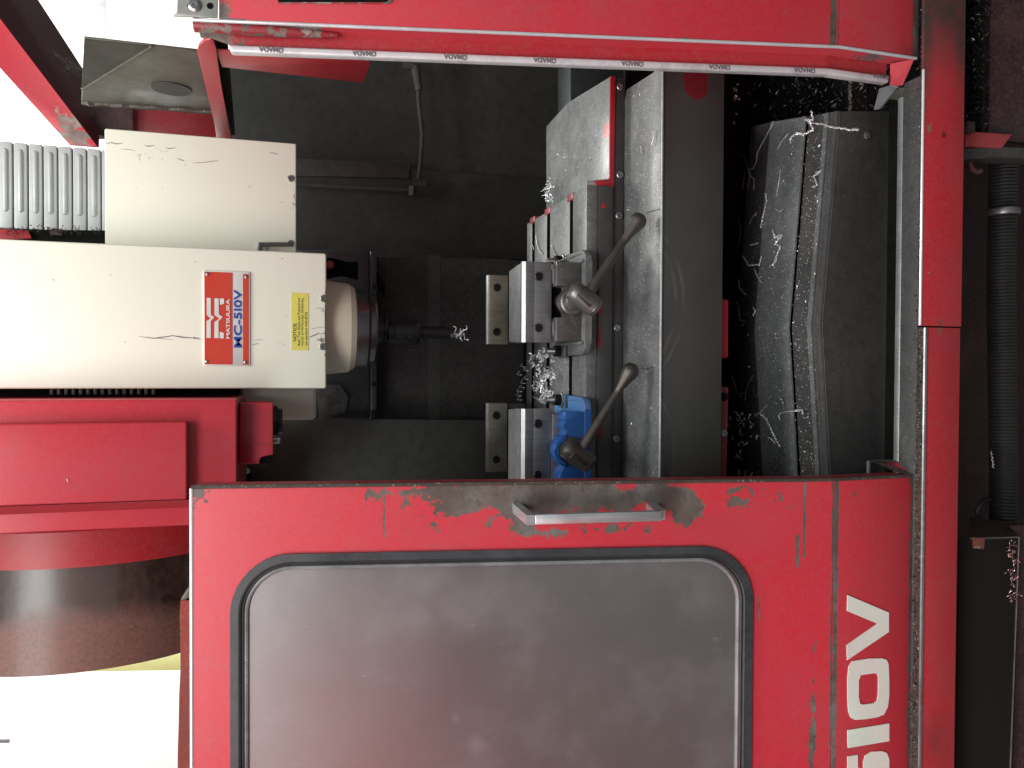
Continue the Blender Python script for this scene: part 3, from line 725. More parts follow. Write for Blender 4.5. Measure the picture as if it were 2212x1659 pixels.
prism(bm, LF, [(uA[0]-W2-LW, vtop-.045), (uA[0]-W2, vtop-.045), (uB[0]-W2, 0), (uB[0]-W2-LW, 0)], -.016, 0, .0035, 4)
LS = Frame(SF.P(0, 0, -D1+.006), SF.u, SF.v)
prism(bm, LS, [(uB[0]-W2-LW, ZS), (uB[0]-W2, ZS), (uC[0]-W2, uC[1]+.028), (uC[0]-W2-LW, uC[1]+.028)], -.016, 0, .0035, 4)
lip = obj('film_covered_lip', bm, M['film'], rd)
cnt = 0
for px_, py_ in ((586, 110), (787, 117), (984, 126), (1177, 133), (1366, 142), (1554, 149), (1738, 156)):
    u_, v_ = LF.hit(px_, py_)
    uu = uA[0]-W2-LW*.52 + (uB[0]-uA[0])*(vtop-v_)/vtop
    textmesh('printed_word', 'ΩMADA', .0095, LF, uu, v_, .0004, M['ink_grey'], lip, rot=R(90), bold=.0004, extrude=.0001, sx=1.0)
u_, v_ = LS.hit(1903, 167)
textmesh('printed_word', 'ΩMADA', .0085, LS, uC[0]-W2-LW*.2, v_, .0003, M['ink_grey'], lip, rot=R(90), bold=.0004, extrude=.0001)
# foot gusset and horn
bm = B(); slab(bm, [SF.P(uC[0], uC[1]+.001, -.003), SF.P(*SF.hit(1950, 184, -.03), -.03), SF.P(*SF.hit(1926, 183, -.035), -.035), SF.P(*SF.hit(1927, 137, -.02), -.02)], (.0, .004, 0)); obj('foot_gusset', bm, ret_m, rd)
bm = B(); slab(bm, [onY(1928, 183, 1.095), onY(1942, 188, 1.085), onY(1903, 235, 1.16), onY(1893, 236, 1.16), onY(1905, 190, 1.13)], (0, .004, .002)); obj('horn', bm, M['alu'], rd)
bm = B(); slab(bm, [onY(1944, 189, 1.08), onY(2003, 194, 1.055), onY(1998, 205, 1.075), onY(1940, 215, 1.10), onY(1920, 212, 1.12)], (0, .003, -.003)); obj('foot_plate', bm, M['olive'], rd)
# top end: rounded cap, bare steel hinge plate, slot
topm = paint('worn_top_channel', (.30, .02, .03), .4, .20, under=(.16, .14, .12))
bm = B(); tube(bm, [DF.P(uA[0]-.002, vtop-.0, -.012), DF.P(uA[0]-.004, vtop-.10, -.014), DF.P(uA[0]-.004, vtop-.20, -.020)], [.010, .009, .004], 14); obj('worn_channel', bm, topm, rd)
bm = B(); prism(bm, DF, DF.px([(384, -60), (471, -60), (469, 38), (373, 34), (384, 27)], .004), 0, .004, .001); hp = obj('hinge_plate', bm, metal('zinc_plate', (.50, .50, .46), .45, .6, stain=(.30, .29, .26)), rd)
p = DF.P(*DF.hit(421, 12, .005), .005)
bm = B(); lathe(bm, p, DF.n, [(.009, 0), (.009, .002), (.006, .004), (.002, .004), (.002, .002)], 20); obj('screw', bm, M['steel'], hp)
for a_, b_, r_ in ((410, 12, .0035), (454, 13, .0045)):
    bm = B(); lathe(bm, DF.P(*DF.hit(a_, b_, .004), .004), DF.n, [(r_, 0), (r_, .0008)], 14); obj('hole', bm, M['black'], hp)
bm = B(); prism(bm, DF, DF.px([(600, -80), (848, -80), (848, 2), (840, 8), (600, 8)], .002), 0, .002, .0008); obj('slot_surround', bm, topm, rd)
bm = B(); prism(bm, DF, DF.px([(600, -80), (838, -80), (838, 0), (834, 3), (600, 3)], .0045), 0, .0025); obj('slot', bm, M['black'], rd)

# ------------------------------------------------------------------ side wall of the opening at upper right
so = thing('side_frame', 'side frame with bare steel plate and red flange at upper right of opening', 'side frame', onY(440, 160, 1.5))
XS = .505
bm = B(); f = XL(XS)
def fx(pts): return f.px(pts)
prism(bm, f, fx([(182, 83), (176, 222), (470, 242), (440, 112)]), -.004, 0, .001); pl = obj('side_plate', bm, M['olive'], so)
bm = B(); tube(bm, [onX(177, 192, XS-.001), onX(328, 99, XS-.001)], .0022, 6); obj('weld_line', bm, M['olive'], pl)
bm = B(); prism(bm, f, fx([(182, 83), (176, 192), (328, 99)]), .0006, .0016); obj('dirty_corner', bm, oily('dirty_plate', (.045, .042, .034), .6, .0, smear=.6), pl)
c0 = onX(371, 193, XS-.002); bm = B()
e1_ = onX(371, 178, XS).y-c0.y; 
lathe(bm, (XS-.001, c0.y, c0.z), (-1, 0, 0), [(.034, 0), (.034, .0015)], 32); obj('blank_disc', bm, oily('disc_dirt', (.050, .048, .042), .6, .0), pl)
bm = B(); tube(bm, [onX(177+k*(470-177)/20, 222+k*20/20+random.uniform(-1, 1), XS) for k in range(21)], [.004+.003*random.random() for k in range(21)], 7); obj('oily_edge', bm, M['grime'], pl)
bm = B(); prism(bm, f, fx([(426, 103), (430, 92), (440, 80), (455, 76), (462, 80), (466, 95), (478, 180), (503, 308), (471, 312), (462, 255)]), .001, .006, .001)
obj('red_flange', bm, paint('flange_paint', (.52, .024, .04), .38, .0, under=(.14, .1, .09), blobs=[(tuple(onX(487, 300, XS)), (.03, .10, .05), .25)]), so)
bm = B(); ff = XL(XS+.002); prism(bm, ff, ff.px([(466, 105), (480, 140), (785, 174), (800, 132), (790, 118)]), 0, .004, .0008); obj('red_web', bm, M['red_dull'], so)
bm = B(); prism(bm, ff, ff.px([(450, 96), (492, 104), (508, 300), (484, 300)]), -.012, -.008); obj('black_edge', bm, M['black'], so)
f = V(1.95); bm = B(); prism(bm, f, f.px([(286, 225), (478, 230), (478, 315), (286, 300)]), -.004, 0, .001); obj('rear_panel', bm, M['red_dark'], so)
bm = B(); prism(bm, V(1.93), V(1.93).px([(200, 215), (287, 222), (287, 300), (200, 300)]), -.004, 0, .001); obj('rear_bracket', bm, M['maroon'], so)

# sloping roof brace
br = thing('roof_brace', 'red sloping angle brace rising to the upper left behind the white covers', 'brace', onY(150, 310, 1.9))
f = V(1.85)
bm = B(); prism(bm, f, f.px([(-400, -482), (0, 40), (213, 318), (150, 313), (0, 147), (-400, -296)]), -.006, 0, .0015)
obj('front_flange', bm, paint('brace_paint', (.50, .022, .04), .36, .0, under=(.22, .18, .16), blobs=[(tuple(onY(165, 290, 1.85)), (.10, .2, .10), .36)]), br)
bm = B()
slab(bm, [onY(-400, -482, 1.85), onY(213, 318, 1.85), onY(215, 250, 2.05), onY(180, 150, 2.07), onY(120, 70, 2.1), onY(70, -20, 2.12), onY(-300, -560, 2.12)], (0, .004, 0))
obj('web', bm, paint('brace_web_paint', (.10, .007, .010), .75, .0, under=(.25, .23, .20), blobs=[(tuple(onY(165, 160, 2.06)), (.07, .2, .07), .38)]), br)

# ------------------------------------------------------------------ bottom rail with its track
rl = thing('bottom_rail', 'red front rail with a chip-filled door track, below both panels', 'rail', onY(2060, 700, 1.03))
YR = 1.02; f = V(YR)
zt1 = f.hit(1991, 400)[1]; zb1 = f.hit(2081, 400)[1]
rail_blobs = [(tuple(onY(2030, 713, YR)), (.05, .1, .010), .40), (tuple(onY(2000, 900, YR)), (1.0, .1, .007), .20)]
rm = paint('rail_paint', (.52, .020, .034), .38, -.01, dust=.16, under=(.17, .09, .05), blobs=rail_blobs,
      grime=[(tuple(onY(2010, -80, YR)), (.20, .2, .16), 1.0), (tuple(onY(2060, 0, YR)), (.12, .2, .09), .8), (tuple(onY(1990, 130, YR)), (.12, .2, .03), .9), (tuple(onY(2080, 120, YR)), (.20, .2, .02), .5), (tuple(onY(2020, 1600, YR)), (.06, .2, .05), .5)])
xsplit = f.hit(2030, 706)[0]
yt = 1.05
bm = B(); prism(bm, f, [(xsplit+.0012, zb1), (XO, zb1), (XO, zt1), (xsplit+.0012, zt1)], -.003, 0, .0008); obj('rail_face', bm, rm, rl)
zt2 = f.hit(1996, 900)[1]; zb2 = f.hit(2072, 900)[1]
bm = B(); prism(bm, f, [(-1.2, zb2), (xsplit-.0012, zb2), (xsplit-.0012, zt2), (-1.2, zt2)], -.003, 0, .0008); obj('rail_face', bm, rm, rl)
bm = B(); prism(bm, f, [(xsplit-.001, zb2), (xsplit+.001, zb2), (xsplit+.001, zt1), (xsplit-.001, zt1)], -.005, -.002); obj('joint_shadow_gap', bm, M['black'], rl)
bm = B(); tube(bm, [(xsplit+.002, YR-.0005, zt1), (f.hit(1990, 150)[0], YR-.0005, zt1)], .0022, 8); obj('rail_lip', bm, M['steel_glint'], rl)
bm = B(); tube(bm, [(-1.2, YR-.0005, zt2), (xsplit-.002, YR-.0005, zt2)], .0032, 8); obj('rail_lip', bm, M['steel'], rl)
bm = B(); box(bm, -1.2, XO, YR+.003, YR+.023, zt2-.02, zt2-.006, .001); obj('track_floor', bm, M['grime'], rl)
bm = B(); lathe(bm, onY(2038, 292, YR-.0005), (0, -1, 0), [(.004, 0), (.004, .001)], 14); obj('plug', bm, M['red_dark'], rl)
# track debris
bm = B()
for k in range(1500):
    x = random.uniform(-1.0, .75); c = Vector((x, YR+.003+random.random()*.022, zt2-.006+random.random()*.004)); s_ = random.uniform(.0008, .0028)
    q = [c+Vector([random.uniform(-s_, s_) for _ in range(3)]) for _ in range(4)]
    a = [bm.verts.new(v) for v in q]
    for t3 in ((0, 1, 2), (0, 2, 3), (0, 3, 1), (1, 3, 2)): bm.faces.new([a[i] for i in t3])
obj('track_debris', bm, metal('brown_swarf', (.16, .12, .09), .35, .6, var=.6), rl, 'stuff')
# inner aluminium guide
gd = thing('door_guide', 'straight aluminium guide strip inside the sill between chip cover and rail', 'guide', onY(1960, 600, 1.09))
f = V(1.085); xg1 = f.hit(1950, 208)[0]
bm = B(); prism(bm, f, [(-1.0, f.hit(1966, 600)[1]), (xg1, f.hit(1966, 600)[1]), (xg1, f.hit(1946, 600)[1]), (-1.0, f.hit(1946, 600)[1])], -.012, 0, .001); obj('guide_face', bm, M['alu'], gd)
z_ = f.hit(1966, 600)[1]
bm = B(); box(bm, -1.2, xg1+.02, YR+.0245, 1.083, zt2-.02, zt2-.009, .001); obj('guide_shelf', bm, M['graphite'], gd)
bm = B(); box(bm, -1.0, xg1, 1.0795, 1.084, z_-.003, z_+.001, .0004); obj('guide_lip', bm, M['steel_glint'], gd)
bm = B(); box(bm, -1.2, XO, 1.10, 1.19, .60, .61); obj('guide_floor', bm, M['black'], gd)
# ------------------------------------------------------------------ spindle head
YH = 1.50; f = V(YH)
zh = f.hit(705, 700)[1]
xa = onY(704, 839, YH).x; xb = onY(704, 547, YH).x
crease = [(.0, .0)]
wm = white_paint('cream_cover_paint', (.81, .805, .70), .8, [(tuple(onY(380, 731, YH)), (.010, .05, .10), .22), (tuple(onY(615, 738, YH)), (.012, .05, .06), .33), (tuple(onY(695, 735, YH)), (.02, .05, .02), .45), (tuple(onY(703, 700, YH)), (.15, .05, .004), .55)])
wm2 = white_paint('cream_side_cover_paint', (.76, .755, .65), 1.0, [(tuple(onY(330, 335, 1.6)), (.05, .1, .10), .30), (tuple(onY(635, 430, 1.6)), (.14, .1, .022), .34), (tuple(onY(550, 350, 1.6)), (.03, .1, .10), .18)])
hdh = thing('spindle_head', 'cream sheet metal spindle head with a red nameplate above the cutter', 'spindle head', onY(700, 700, 1.6))
bm = B(); box(bm, xa, xb, YH, 1.86, zh, 2.45, .004, 3); cvr = obj('front_cover', bm, wm, hdh)
sc_ = V(YH-.0006)
f2 = V(1.60)
x2a = f2.hit(640, 560)[0]; x2b = f2.hit(640, 310)[0]; z2b = f2.hit(640, 430)[1]; z2t = f2.hit(226, 400)[1]
bm = B(); box(bm, xa+.05, x2b, 1.60, 1.90, z2b, z2t, .003, 3); side = obj('side_cover', bm, wm2, hdh)
for p_ in ((628, 386), (628, 526)):
    pp0 = onY(p_[0], p_[1], 1.60)
    sN = screw(side, pp0, (0, -1, 0), .0062, .004, M['forged_light'])
bm = B(); tube(bm, [onY(x, y, 1.585) for x, y in ((560, 541), (560, 528), (624, 528))], .0042, 8); obj('bracket_rod', bm, M['graphite'], side)
bm = B(); prism(bm, V(1.59), V(1.59).px([(557, 524), (575, 524), (575, 542), (557, 542)]), -.008, 0, .001); obj('bracket_foot', bm, M['bellows'], side)
for p_ in ((699, 645), (697, 749)):
    screw(cvr, onY(p_[0], p_[1], YH), (0, -1, 0), .0065, .004, M['forged_light'])
# nameplate
NF = V(YH-.0012)
def nfp(pts): return NF.px(pts)
K = lambda cx, cy: (411.5+cx*.1984, 548.6+cy*.1984)      # photo crop 750..1550 x 1000..1600
q = [K(140, 180), K(655, 195), K(650, 1222), K(133, 1218)]
zt_ = NF.hit(*K(140, 700))[1]; zb_n = NF.hit(*K(650, 700))[1]; xl_n = NF.hit(*K(390, 1220))[0]; xr_n = NF.hit(*K(390, 187))[0]
bm = B(); prism(bm, NF, rrect(xl_n, xr_n, zb_n, zt_, .003, 3), -.001, .0015, .0004); npl = obj('nameplate', bm, M['plate_white'], hdh)
def zc_(cx): return NF.hit(*K(cx, 700))[1]
def xc_(cy): return NF.hit(*K(400, cy))[0]
def nrect(name, c0, c1, r0, r1, mat, n0=.0016, n1=.0021):
    bm = B(); prism(bm, NF, [(xc_(r1), zc_(c1)), (xc_(r0), zc_(c1)), (xc_(r0), zc_(c0)), (xc_(r1), zc_(c0))], n0, n1); return obj(name, bm, mat, npl)
nrect('red_field', 153, 458, 202, 1203, M['plate_red']); nrect('red_band', 572, 634, 213, 1205, M['plate_red'])
def npoly(name, pts, mat, n0=.0022, n1=.0027):
    bm = B(); prism(bm, NF, [(xc_(b), zc_(a)) for a, b in pts], n0, n1); return obj(name, bm, mat, npl)
# emblem: two notched bars and two short stubs
npoly('emblem_bar', [(178, 485), (222, 485), (224, 665), (260, 695), (222, 735), (222, 918), (174, 918), (176, 735), (216, 712), (216, 705), (178, 668)], M['plate_white'])
npoly('emblem_bar', [(263, 488), (308, 488), (310, 660), (352, 690), (306, 735), (306, 918), (260, 918), (262, 745), (310, 712), (310, 700), (262, 668)], M['plate_white'])
npoly('emblem_stub', [(322, 488), (366, 488), (366, 545), (322, 558)], M['plate_white'])
npoly('emblem_stub', [(320, 848), (364, 862), (362, 920), (318, 920)], M['plate_white'])
def width_text(name, s, size, cyc, c0, c1, r0, r1, mat, bold, n=.0027, F_=NF, par=None):
    u = (xc_(r0)+xc_(r1))/2; v = (zc_(c0)+zc_(c1))/2
    o = textmesh(name, s, size, F_, u, v, n, mat, par or npl, bold=bold, extrude=.0003)
    me = o.data; xs = [q.co.x for q in me.vertices]; zs = [q.co.z for q in me.vertices]
    w_ = max(xs)-min(xs); h_ = max(zs)-min(zs); sx = abs(xc_(r0)-xc_(r1))/w_; sz = abs(zc_(c0)-zc_(c1))/h_
    mx = (max(xs)+min(xs))/2; mz = (max(zs)+min(zs))/2
    for q in me.vertices: q.co.x = (q.co.x-mx)*sx; q.co.z = (q.co.z-mz)*sz
    ow = origin_of(o.parent); o.location = Vector((u-ow.x, o.location.y, v-ow.z)); return o
width_text('maker_name', 'MATSUURA', .02, 0, 390, 430, 492, 922, M['plate_white'], .0006)
width_text('model_name', 'MC-5I0V', .03, 0, 472, 556, 388, 1018, M['ink_blue'], .0005)
for a, b in ((185, 228), (607, 243), (176, 1170), (597, 1175)):
    p_ = NF.P(xc_(b), zc_(a), .002)
    bm = B(); lathe(bm, p_, (0, -1, 0), [(.0032, 0), (.0030, .0012), (.0012, .0020)], 12); obj('rivet', bm, M['steel'], npl)
# yellow notice
zt_y = zc_(1098); zb_y = zc_(1284); bm = B()
prism(bm, V(YH-.0002), [(xc_(1038), zb_y), (xc_(402), zb_y), (xc_(400), zt_y), (xc_(1040), zt_y)], 0, .0007); nt_ = obj('notice_sticker', bm, M['yellow'], hdh)
width_text('notice_heading', 'NOTICE:', .02, 0, 1118, 1152, 740, 940, M['ink_black'], .0002, n=.0008, F_=V(YH-.0003), par=nt_)
for s_, c0, c1, r0, r1 in (('Both Tool Shank and Pullstud are', 1166, 1190, 455, 985), ('NO.35 of MATSUURA ORIGINAL,', 1206, 1230, 452, 985), ('not standard MAS BT35', 1246, 1270, 612, 988)):
    width_text('notice_line', s_, .008, 0, c0, c1, r0, r1, M['ink_black'], .0, n=.0008, F_=V(YH-.0003), par=nt_)
# dark hand scratches on the cover
def scratch(pts, r=.0009, mat=None):
    bm = B(); tube(bm, [onY(a, b, YH-.0004) for a, b in pts], [r*.3]+[r*random.uniform(.5, 1) for _ in pts[2:]]+[r*.3], 5); return obj('scratch', bm, mat or M['ink_grey'], cvr)
scratch([(300, 727), (318, 729), (332, 731), (345, 729), (362, 727), (372, 725), (388, 727), (405, 729), (424, 731), (434, 733)])
scratch([(315, 728), (330, 730), (352, 732), (376, 734)], .0005)
scratch([(372, 725), (395, 730), (415, 730), (432, 729)], .0006)
scratch([(545, 746), (552, 743), (560, 742)], .0012); scratch([(668, 729), (676, 725), (684, 722), (690, 719)], .0012)
scratch([(683, 666), (695, 666), (700, 668), (694, 671), (704, 675)], .0008); scratch([(672, 711), (684, 708), (704, 706)], .0006); scratch([(690, 722), (700, 720), (706, 727)], .0008)
scratch([(548, 735), (560, 734), (568, 734)], .0006); scratch([(609, 745), (616, 746)], .0010); scratch([(678, 625), (680, 622)], .0008); scratch([(620, 680), (617, 683)], .0006)
def scratch2(pts, r=.0009):
    bm = B(); tube(bm, [onY(a, b, 1.5996) for a, b in pts], [r*.3]+[r*random.uniform(.5, 1) for _ in pts[2:]]+[r*.3], 5); return obj('scratch', bm, M['ink_grey'], side)
scratch2([(229, 310), (240, 308), (252, 311), (265, 309)], .0009); scratch2([(262, 322), (280, 323), (292, 326)], .0007)
scratch2([(312, 314), (320, 316), (333, 314)], .0011); scratch2([(417, 352), (440, 351), (460, 348), (471, 347)], .0008); scratch2([(383, 342), (392, 346), (398, 348)], .001)
scratch2([(358, 319), (366, 321), (380, 319)], .0010); scratch2([(582, 330), (592, 331), (601, 334)], .0009); scratch2([(537, 405), (541, 400)], .001); scratch2([(606, 436), (612, 438)], .001)
# spindle nose: everything turned about the spindle axis
YS = 1.62
ax = onY(760, 709, YS); X0 = ax.x
def zz(px): return onY(px, 709, YS).z
cone = white_paint('nose_cream', (.68, .63, .50), .8, [((X0-.04, YS-.09, zz(700)), (.10, .2, .03), .30)])
def rr(py, px): return abs(onY(px, py, YS).x - X0)
bm = B(); lathe(bm, (X0, YS, 0), (0, 0, 1), [(.080, zz(764)-.0), (.088, zz(752)), (.093, zz(700)), (.093, zh+.02)], 64); obj('nose_cone', bm, cone, hdh)
fl = metal('spindle_flange_steel', (.20, .19, .185), .26, .9, stain=(.07, .05, .045), var=.4, brush=(2, 2, 80))
bm = B(); lathe(bm, (X0, YS, 0), (0, 0, 1), [(.073, zz(793)), (.079, zz(789)), (.079, zz(764)+.002)], 64); obj('flange', bm, fl, hdh)
bm = B(); lathe(bm, (X0, YS, 0), (0, 0, 1), [(.068, zz(809)), (.071, zz(805)), (.071, zz(793)-.001)], 64); obj('flange', bm, fl, hdh)
# casting of the head behind the cover
bm = B(); box(bm, onY(640, 905, 1.75).x, xa+.03, 1.70, 1.90, onY(682, 870, 1.75).z, onY(520, 870, 1.75).z, .012, 3); obj('head_casting', bm, wm2, hdh)
bm = B(); box(bm, onY(640, 905, 1.8).x-.0, xa+.02, 1.62, 1.9, onY(508, 870, 1.7).z, 2.4, .002); obj('cable_chain_back', bm, M['black'], hdh)
ch0 = None
for k in range(15):
    p_ = onY(118+k*15.5, 845, 1.58)
    if ch0 is None:
        bm = B(); box(bm, p_.x-.006, p_.x+.010, 1.56, 1.63, p_.z-.003, p_.z+.003, .001); ch0 = obj('chain_link', bm, M['graphite'], hdh); p00 = p_
    else: again(ch0, (0, 0, p_.z-p00.z))

# ------------------------------------------------------------------ tool holder with cutter
th = thing('tool_holder', 'black side-lock holder gripping a drill under the spindle nose', 'tool holder', (X0, YS, zz(812)))
XT = onY(860, 717, YS).x
bm = B(); lathe(bm, (X0, YS, 0), (0, 0, 1), [(.024, zz(835)), (.0255, zz(833)), (.0255, zz(829)), (.022, zz(828)), (.022, zz(826)), (.027, zz(825)), (.027, zz(821)), (.030, zz(820)), (.030, zz(811))], 40); obj('flange', bm, M['dark_metal'], th)
dh = metal('holder_black', (.020, .020, .022), .30, .4, bump=.05)
bm = B(); lathe(bm, (XT, YS, 0), (0, 0, 1), [(.022, zz(905)), (.0265, zz(897)), (.0265, zz(851)), (.0245, zz(849)), (.0245, zz(836))], 40); obj('body', bm, dh, th)
for px_ in (862, 883):
    bm = B(); lathe(bm, (XT-.006, YS-.0255, zz(px_)), (0, -1, 0), [(.0075, -.004), (.0072, .0012), (.004, .0014), (.0035, -.003)], 16); obj('set_screw', bm, M['black_screw'], th)
bm = B(); lathe(bm, (XT, YS, 0), (0, 0, 1), [(.0125, zz(970)), (.0125, zz(904))], 24); obj('shank', bm, dh, th)
bm = B(); lathe(bm, (XT-.005, YS, 0), (0, 0, 1), [(.0015, zz(1002)), (.0045, zz(996)), (.0045, zz(968))], 12)
tube(bm, [(XT-.005+.0052*math.cos(a*.8), YS+.0052*math.sin(a*.8), zz(971)+(zz(1000)-zz(971))*a/24) for a in range(25)], .0015, 6); obj('drill_bit', bm, M['steel'], th)
# swarf wound round the bit
def curl(bm, p, length, rad, th_=.0007, turns=5, droop=.3, dirn=None, seg=6, wob=.35, n=None):
    d = Vector(dirn) if dirn else Vector((random.uniform(-1, 1), random.uniform(-1, 1), random.uniform(-droop, droop)))
    d.normalize(); a, u, v = basis(d); n = n or int(turns*9)+2; pts = []; rs = []
    bend = Vector((random.uniform(-1, 1), random.uniform(-1, 1), 0))*length*random.uniform(0, wob)
    for i in range(n):
        t_ = i/(n-1); an = 2*math.pi*turns*t_; r = rad*(.7+.5*math.sin(3*t_+turns))
        pts.append(Vector(p)+d*length*(t_-.5)+bend*(t_-.5)**2*4+u*r*math.cos(an)+v*r*math.sin(an)); rs.append(th_*(.5+random.random()*.8))
    tube(bm, pts, rs, seg)
bm = B()
for k in range(7):
    curl(bm, (XT-.005+random.uniform(-.006, .012), YS-.006, zz(982+k*3.5)), random.uniform(.012, .028), .0035, .0009, random.uniform(1, 2.5), dirn=(random.uniform(-1, 1), .2, random.uniform(-1.2, 1)))
tag(obj('wound_swarf', bm, M['chip']), 'small silvery nest of swarf wound round the drill tip', 'swarf')

# ------------------------------------------------------------------ bellows (slatted column cover) at upper left
bl = thing('slatted_cover', 'grey slatted column cover with pressed ribs beside the cream head', 'slatted cover', onY(225, 400, 1.85))
YBL = 1.85; f = V(YBL)
px0 = -160
xs0 = f.hit(100, 493)[0]; xs1 = f.hit(100, 312)[0]
first = None
def zof(p_): return f.hit(p_, 400)[1]
ps = [28-32.0*4 + 32.0*k for k in range(11)]
zs_ = [zof(p_) for p_ in ps]
h_ = (zs_[0]-zs_[-1])/10
bm = B(); box(bm, xs0-.004, xs1, YBL, YBL+.12, zof(60)-0+.001, zof(28)-.001, .0025, 3)
sl0 = obj('slat', bm, M['bellows'], bl)
rb = B(); zm = (zof(60)+zof(28))/2; rx0 = f.hit(44, 460)[0]; rx1 = f.hit(44, 322)[0]
tube(rb, [Vector((rx0+(rx1-rx0)*t_, YBL+.0015, zm)) for t_ in (0, .02, .05, .5, .95, .98, 1)], [.001, .0045, .006, .006, .006, .0045, .001], 12); rib0 = obj('rib', rb, M['bellows'], sl0)
for k in range(-6, 7):
    if k == 0: continue
    s_ = again(sl0, (0, .0012*k, -k*h_)); r_ = rib0.copy(); COL.objects.link(r_); r_.parent = s_
bm = B(); box(bm, xs0-.02, xs0-.003, YBL+.0, YBL+.10, zof(240), zof(-140), .002); obj('side_wiper', bm, M['grime'], bl)
bm = B(); f9 = V(1.80); prism(bm, f9, f9.px([(-60, 494), (240, 498), (240, 560), (-60, 560)]), -.01, 0, 0); obj('dark_gap', bm, M['black'], bl)
bm = B(); f9 = V(1.79); prism(bm, f9, f9.px([(-60, 491), (60, 498), (68, 515), (-60, 520)]), -.01, 0, .001); obj('red_plate', bm, M['red_dull'], bl)
bm = B(); prism(bm, f9, f9.px([(108, 494), (133, 494), (133, 508), (108, 508)]), -.01, 0, .001); obj('hinge_block', bm, M['maroon'], bl)
bm = B()
for k in range(60):
    c = onY(random.uniform(0, 215), 492+random.uniform(-4, 14), 1.785); curl(bm, c, random.uniform(.004, .012), .002, .0006, random.uniform(.5, 1.5), seg=4)
obj('lodged_swarf', bm, M['chip_dark'], bl, 'stuff')

# ------------------------------------------------------------------ tool changer (red guard and drum) at lower left
tc = thing('tool_changer', 'red tool changer guard with smoked drum left of the spindle head', 'tool changer', (-.25, 1.6, 1.6))
YG = 1.42; f = V(YG); xg = f.hit(300, 863)[0]; zg = f.hit(511, 950)[1]
bm = B(); box(bm, f.hit(300, 1140)[0], xg, YG, 1.80, zg, 2.6, .003, 3); obj('guard', bm, M['red_gloss'], tc)
YR2 = YG-.028; f2_ = V(YR2)
bm = B(); prism(bm, f2_, [(f2_.hit(403, 1079)[0], f2_.hit(404, 1000)[1]), (f2_.hit(404, 911)[0], f2_.hit(404, 1000)[1]), (f2_.hit(404, 911)[0], 2.6), (f2_.hit(403, 1079)[0], 2.6)], -.0275, 0, .004, 3); obj('raised_panel', bm, M['red_gloss'], tc)
# slanted lower face and groove between guard and drum rim
xa_ = f2_.hit(403, 1079)[0]
bm = B(); q = [Vector((xa_-.001, YR2+.004, zg+.05)), Vector((xa_-.001, YR2+.004, 2.6)), Vector((xa_-.052, YG+.05, 2.6)), Vector((xa_-.052, YG+.05, zg+.05))]
slab(bm, q, (0, .02, 0)); obj('slanted_face', bm, M['red_dull'], tc)
# small red box under the guard with its black knob
f5 = V(1.47); xk0 = f5.hit(551, 1002)[0]; xk1 = f5.hit(551, 870)[0]; zk0 = f5.hit(590, 930)[1]; zk1 = f5.hit(515, 930)[1]
xk_m = f5.hit(551, 961)[0]; znotch = f5.hit(561, 990)[1]; xnotch = f5.hit(570, 984)[0]
bm = B(); prism(bm, f5, [(xk0, zk1), (xk1, zk1-.002), (xk1+.0, zk0), (xnotch, zk0), (xnotch, znotch), (xk0, znotch)], -.10, 0, .0025, 3); kb = obj('knob_housing', bm, M['red_gloss'], tc)
bm = B(); box(bm, xk_m-.0008, xk_m+.0008, 1.4685, 1.4697, zk0, zk1-.003); obj('housing_seam', bm, M['red_dull'], kb)
bm = B(); prism(bm, V(1.48), V(1.48).px([(561, 984), (587, 984), (587, 1001), (561, 1001)]), -.02, 0); obj('notch_plate', bm, M['black'], kb)
pk = onY(590, 910, 1.51)
bm = B(); lathe(bm, (pk.x, 1.51, zk0+.002), (0, 0, -1), [(.028, 0), (.028, .008), (.024, .010), (.022, .018), (.006, .018)], 12); obj('knob', bm, M['black_screw'], kb)
bm = B(); lathe(bm, (onY(590, 950, 1.49).x, 1.49, zk0+.001), (0, 0, -1), [(.007, 0), (.007, .012), (.004, .014)], 12); obj('plunger', bm, M['steel'], kb)
# drum
DC = Vector((0, 1.857, 2.022)); DR = .333
def ringx(bm, x0, x1, r, seg=96, prof=None):
    lathe(bm, (0, DC.y, DC.z), (1, 0, 0), prof or [(r, x0), (r, x1)], seg)
xq = lambda py: (onY(0, py, 1.53)).x
x_r1 = xq(1148); x_r0 = xq(1232); x_d0 = xq(1467)
dr = thing('tool_drum', 'smoked brown drum with a glossy red rim left of the guard', 'drum', (x_r0, DC.y, DC.z))
bm = B(); ringx(bm, 0, 0, DR, prof=[(DR-.02, x_r1+.012), (DR+.002, x_r1+.004), (DR+.008, x_r1-.004), (DR+.008, x_r0), (DR-.002, x_r0-.001)]); obj('rim', bm, M['red_dull'], dr)
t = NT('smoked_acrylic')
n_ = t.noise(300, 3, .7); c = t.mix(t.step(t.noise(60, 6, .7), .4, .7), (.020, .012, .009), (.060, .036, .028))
c = t.mix(t.step(t.noise(4, 4, .5), .4, .7, 0, .5), c, (.09, .05, .04)); c = t.mix(t.step(t.noise(1.6, 4, .55, vec=t.scaled((1.5, 6, 9))), .45, .62, 0, .8), c, (.085, .066, .058)); dd_ = t.step(t.voro(60), .03, .05, 1, 0); c = t.mix(t.math('MULTIPLY', dd_, .35), c, (.5, .4, .36))  # pale grime streaks also stand in for reflections on the shell
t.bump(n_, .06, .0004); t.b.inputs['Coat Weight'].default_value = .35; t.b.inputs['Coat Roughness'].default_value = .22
sp_ = t.n('ShaderNodeSeparateXYZ'); t.l(t.pos, sp_.inputs[0])
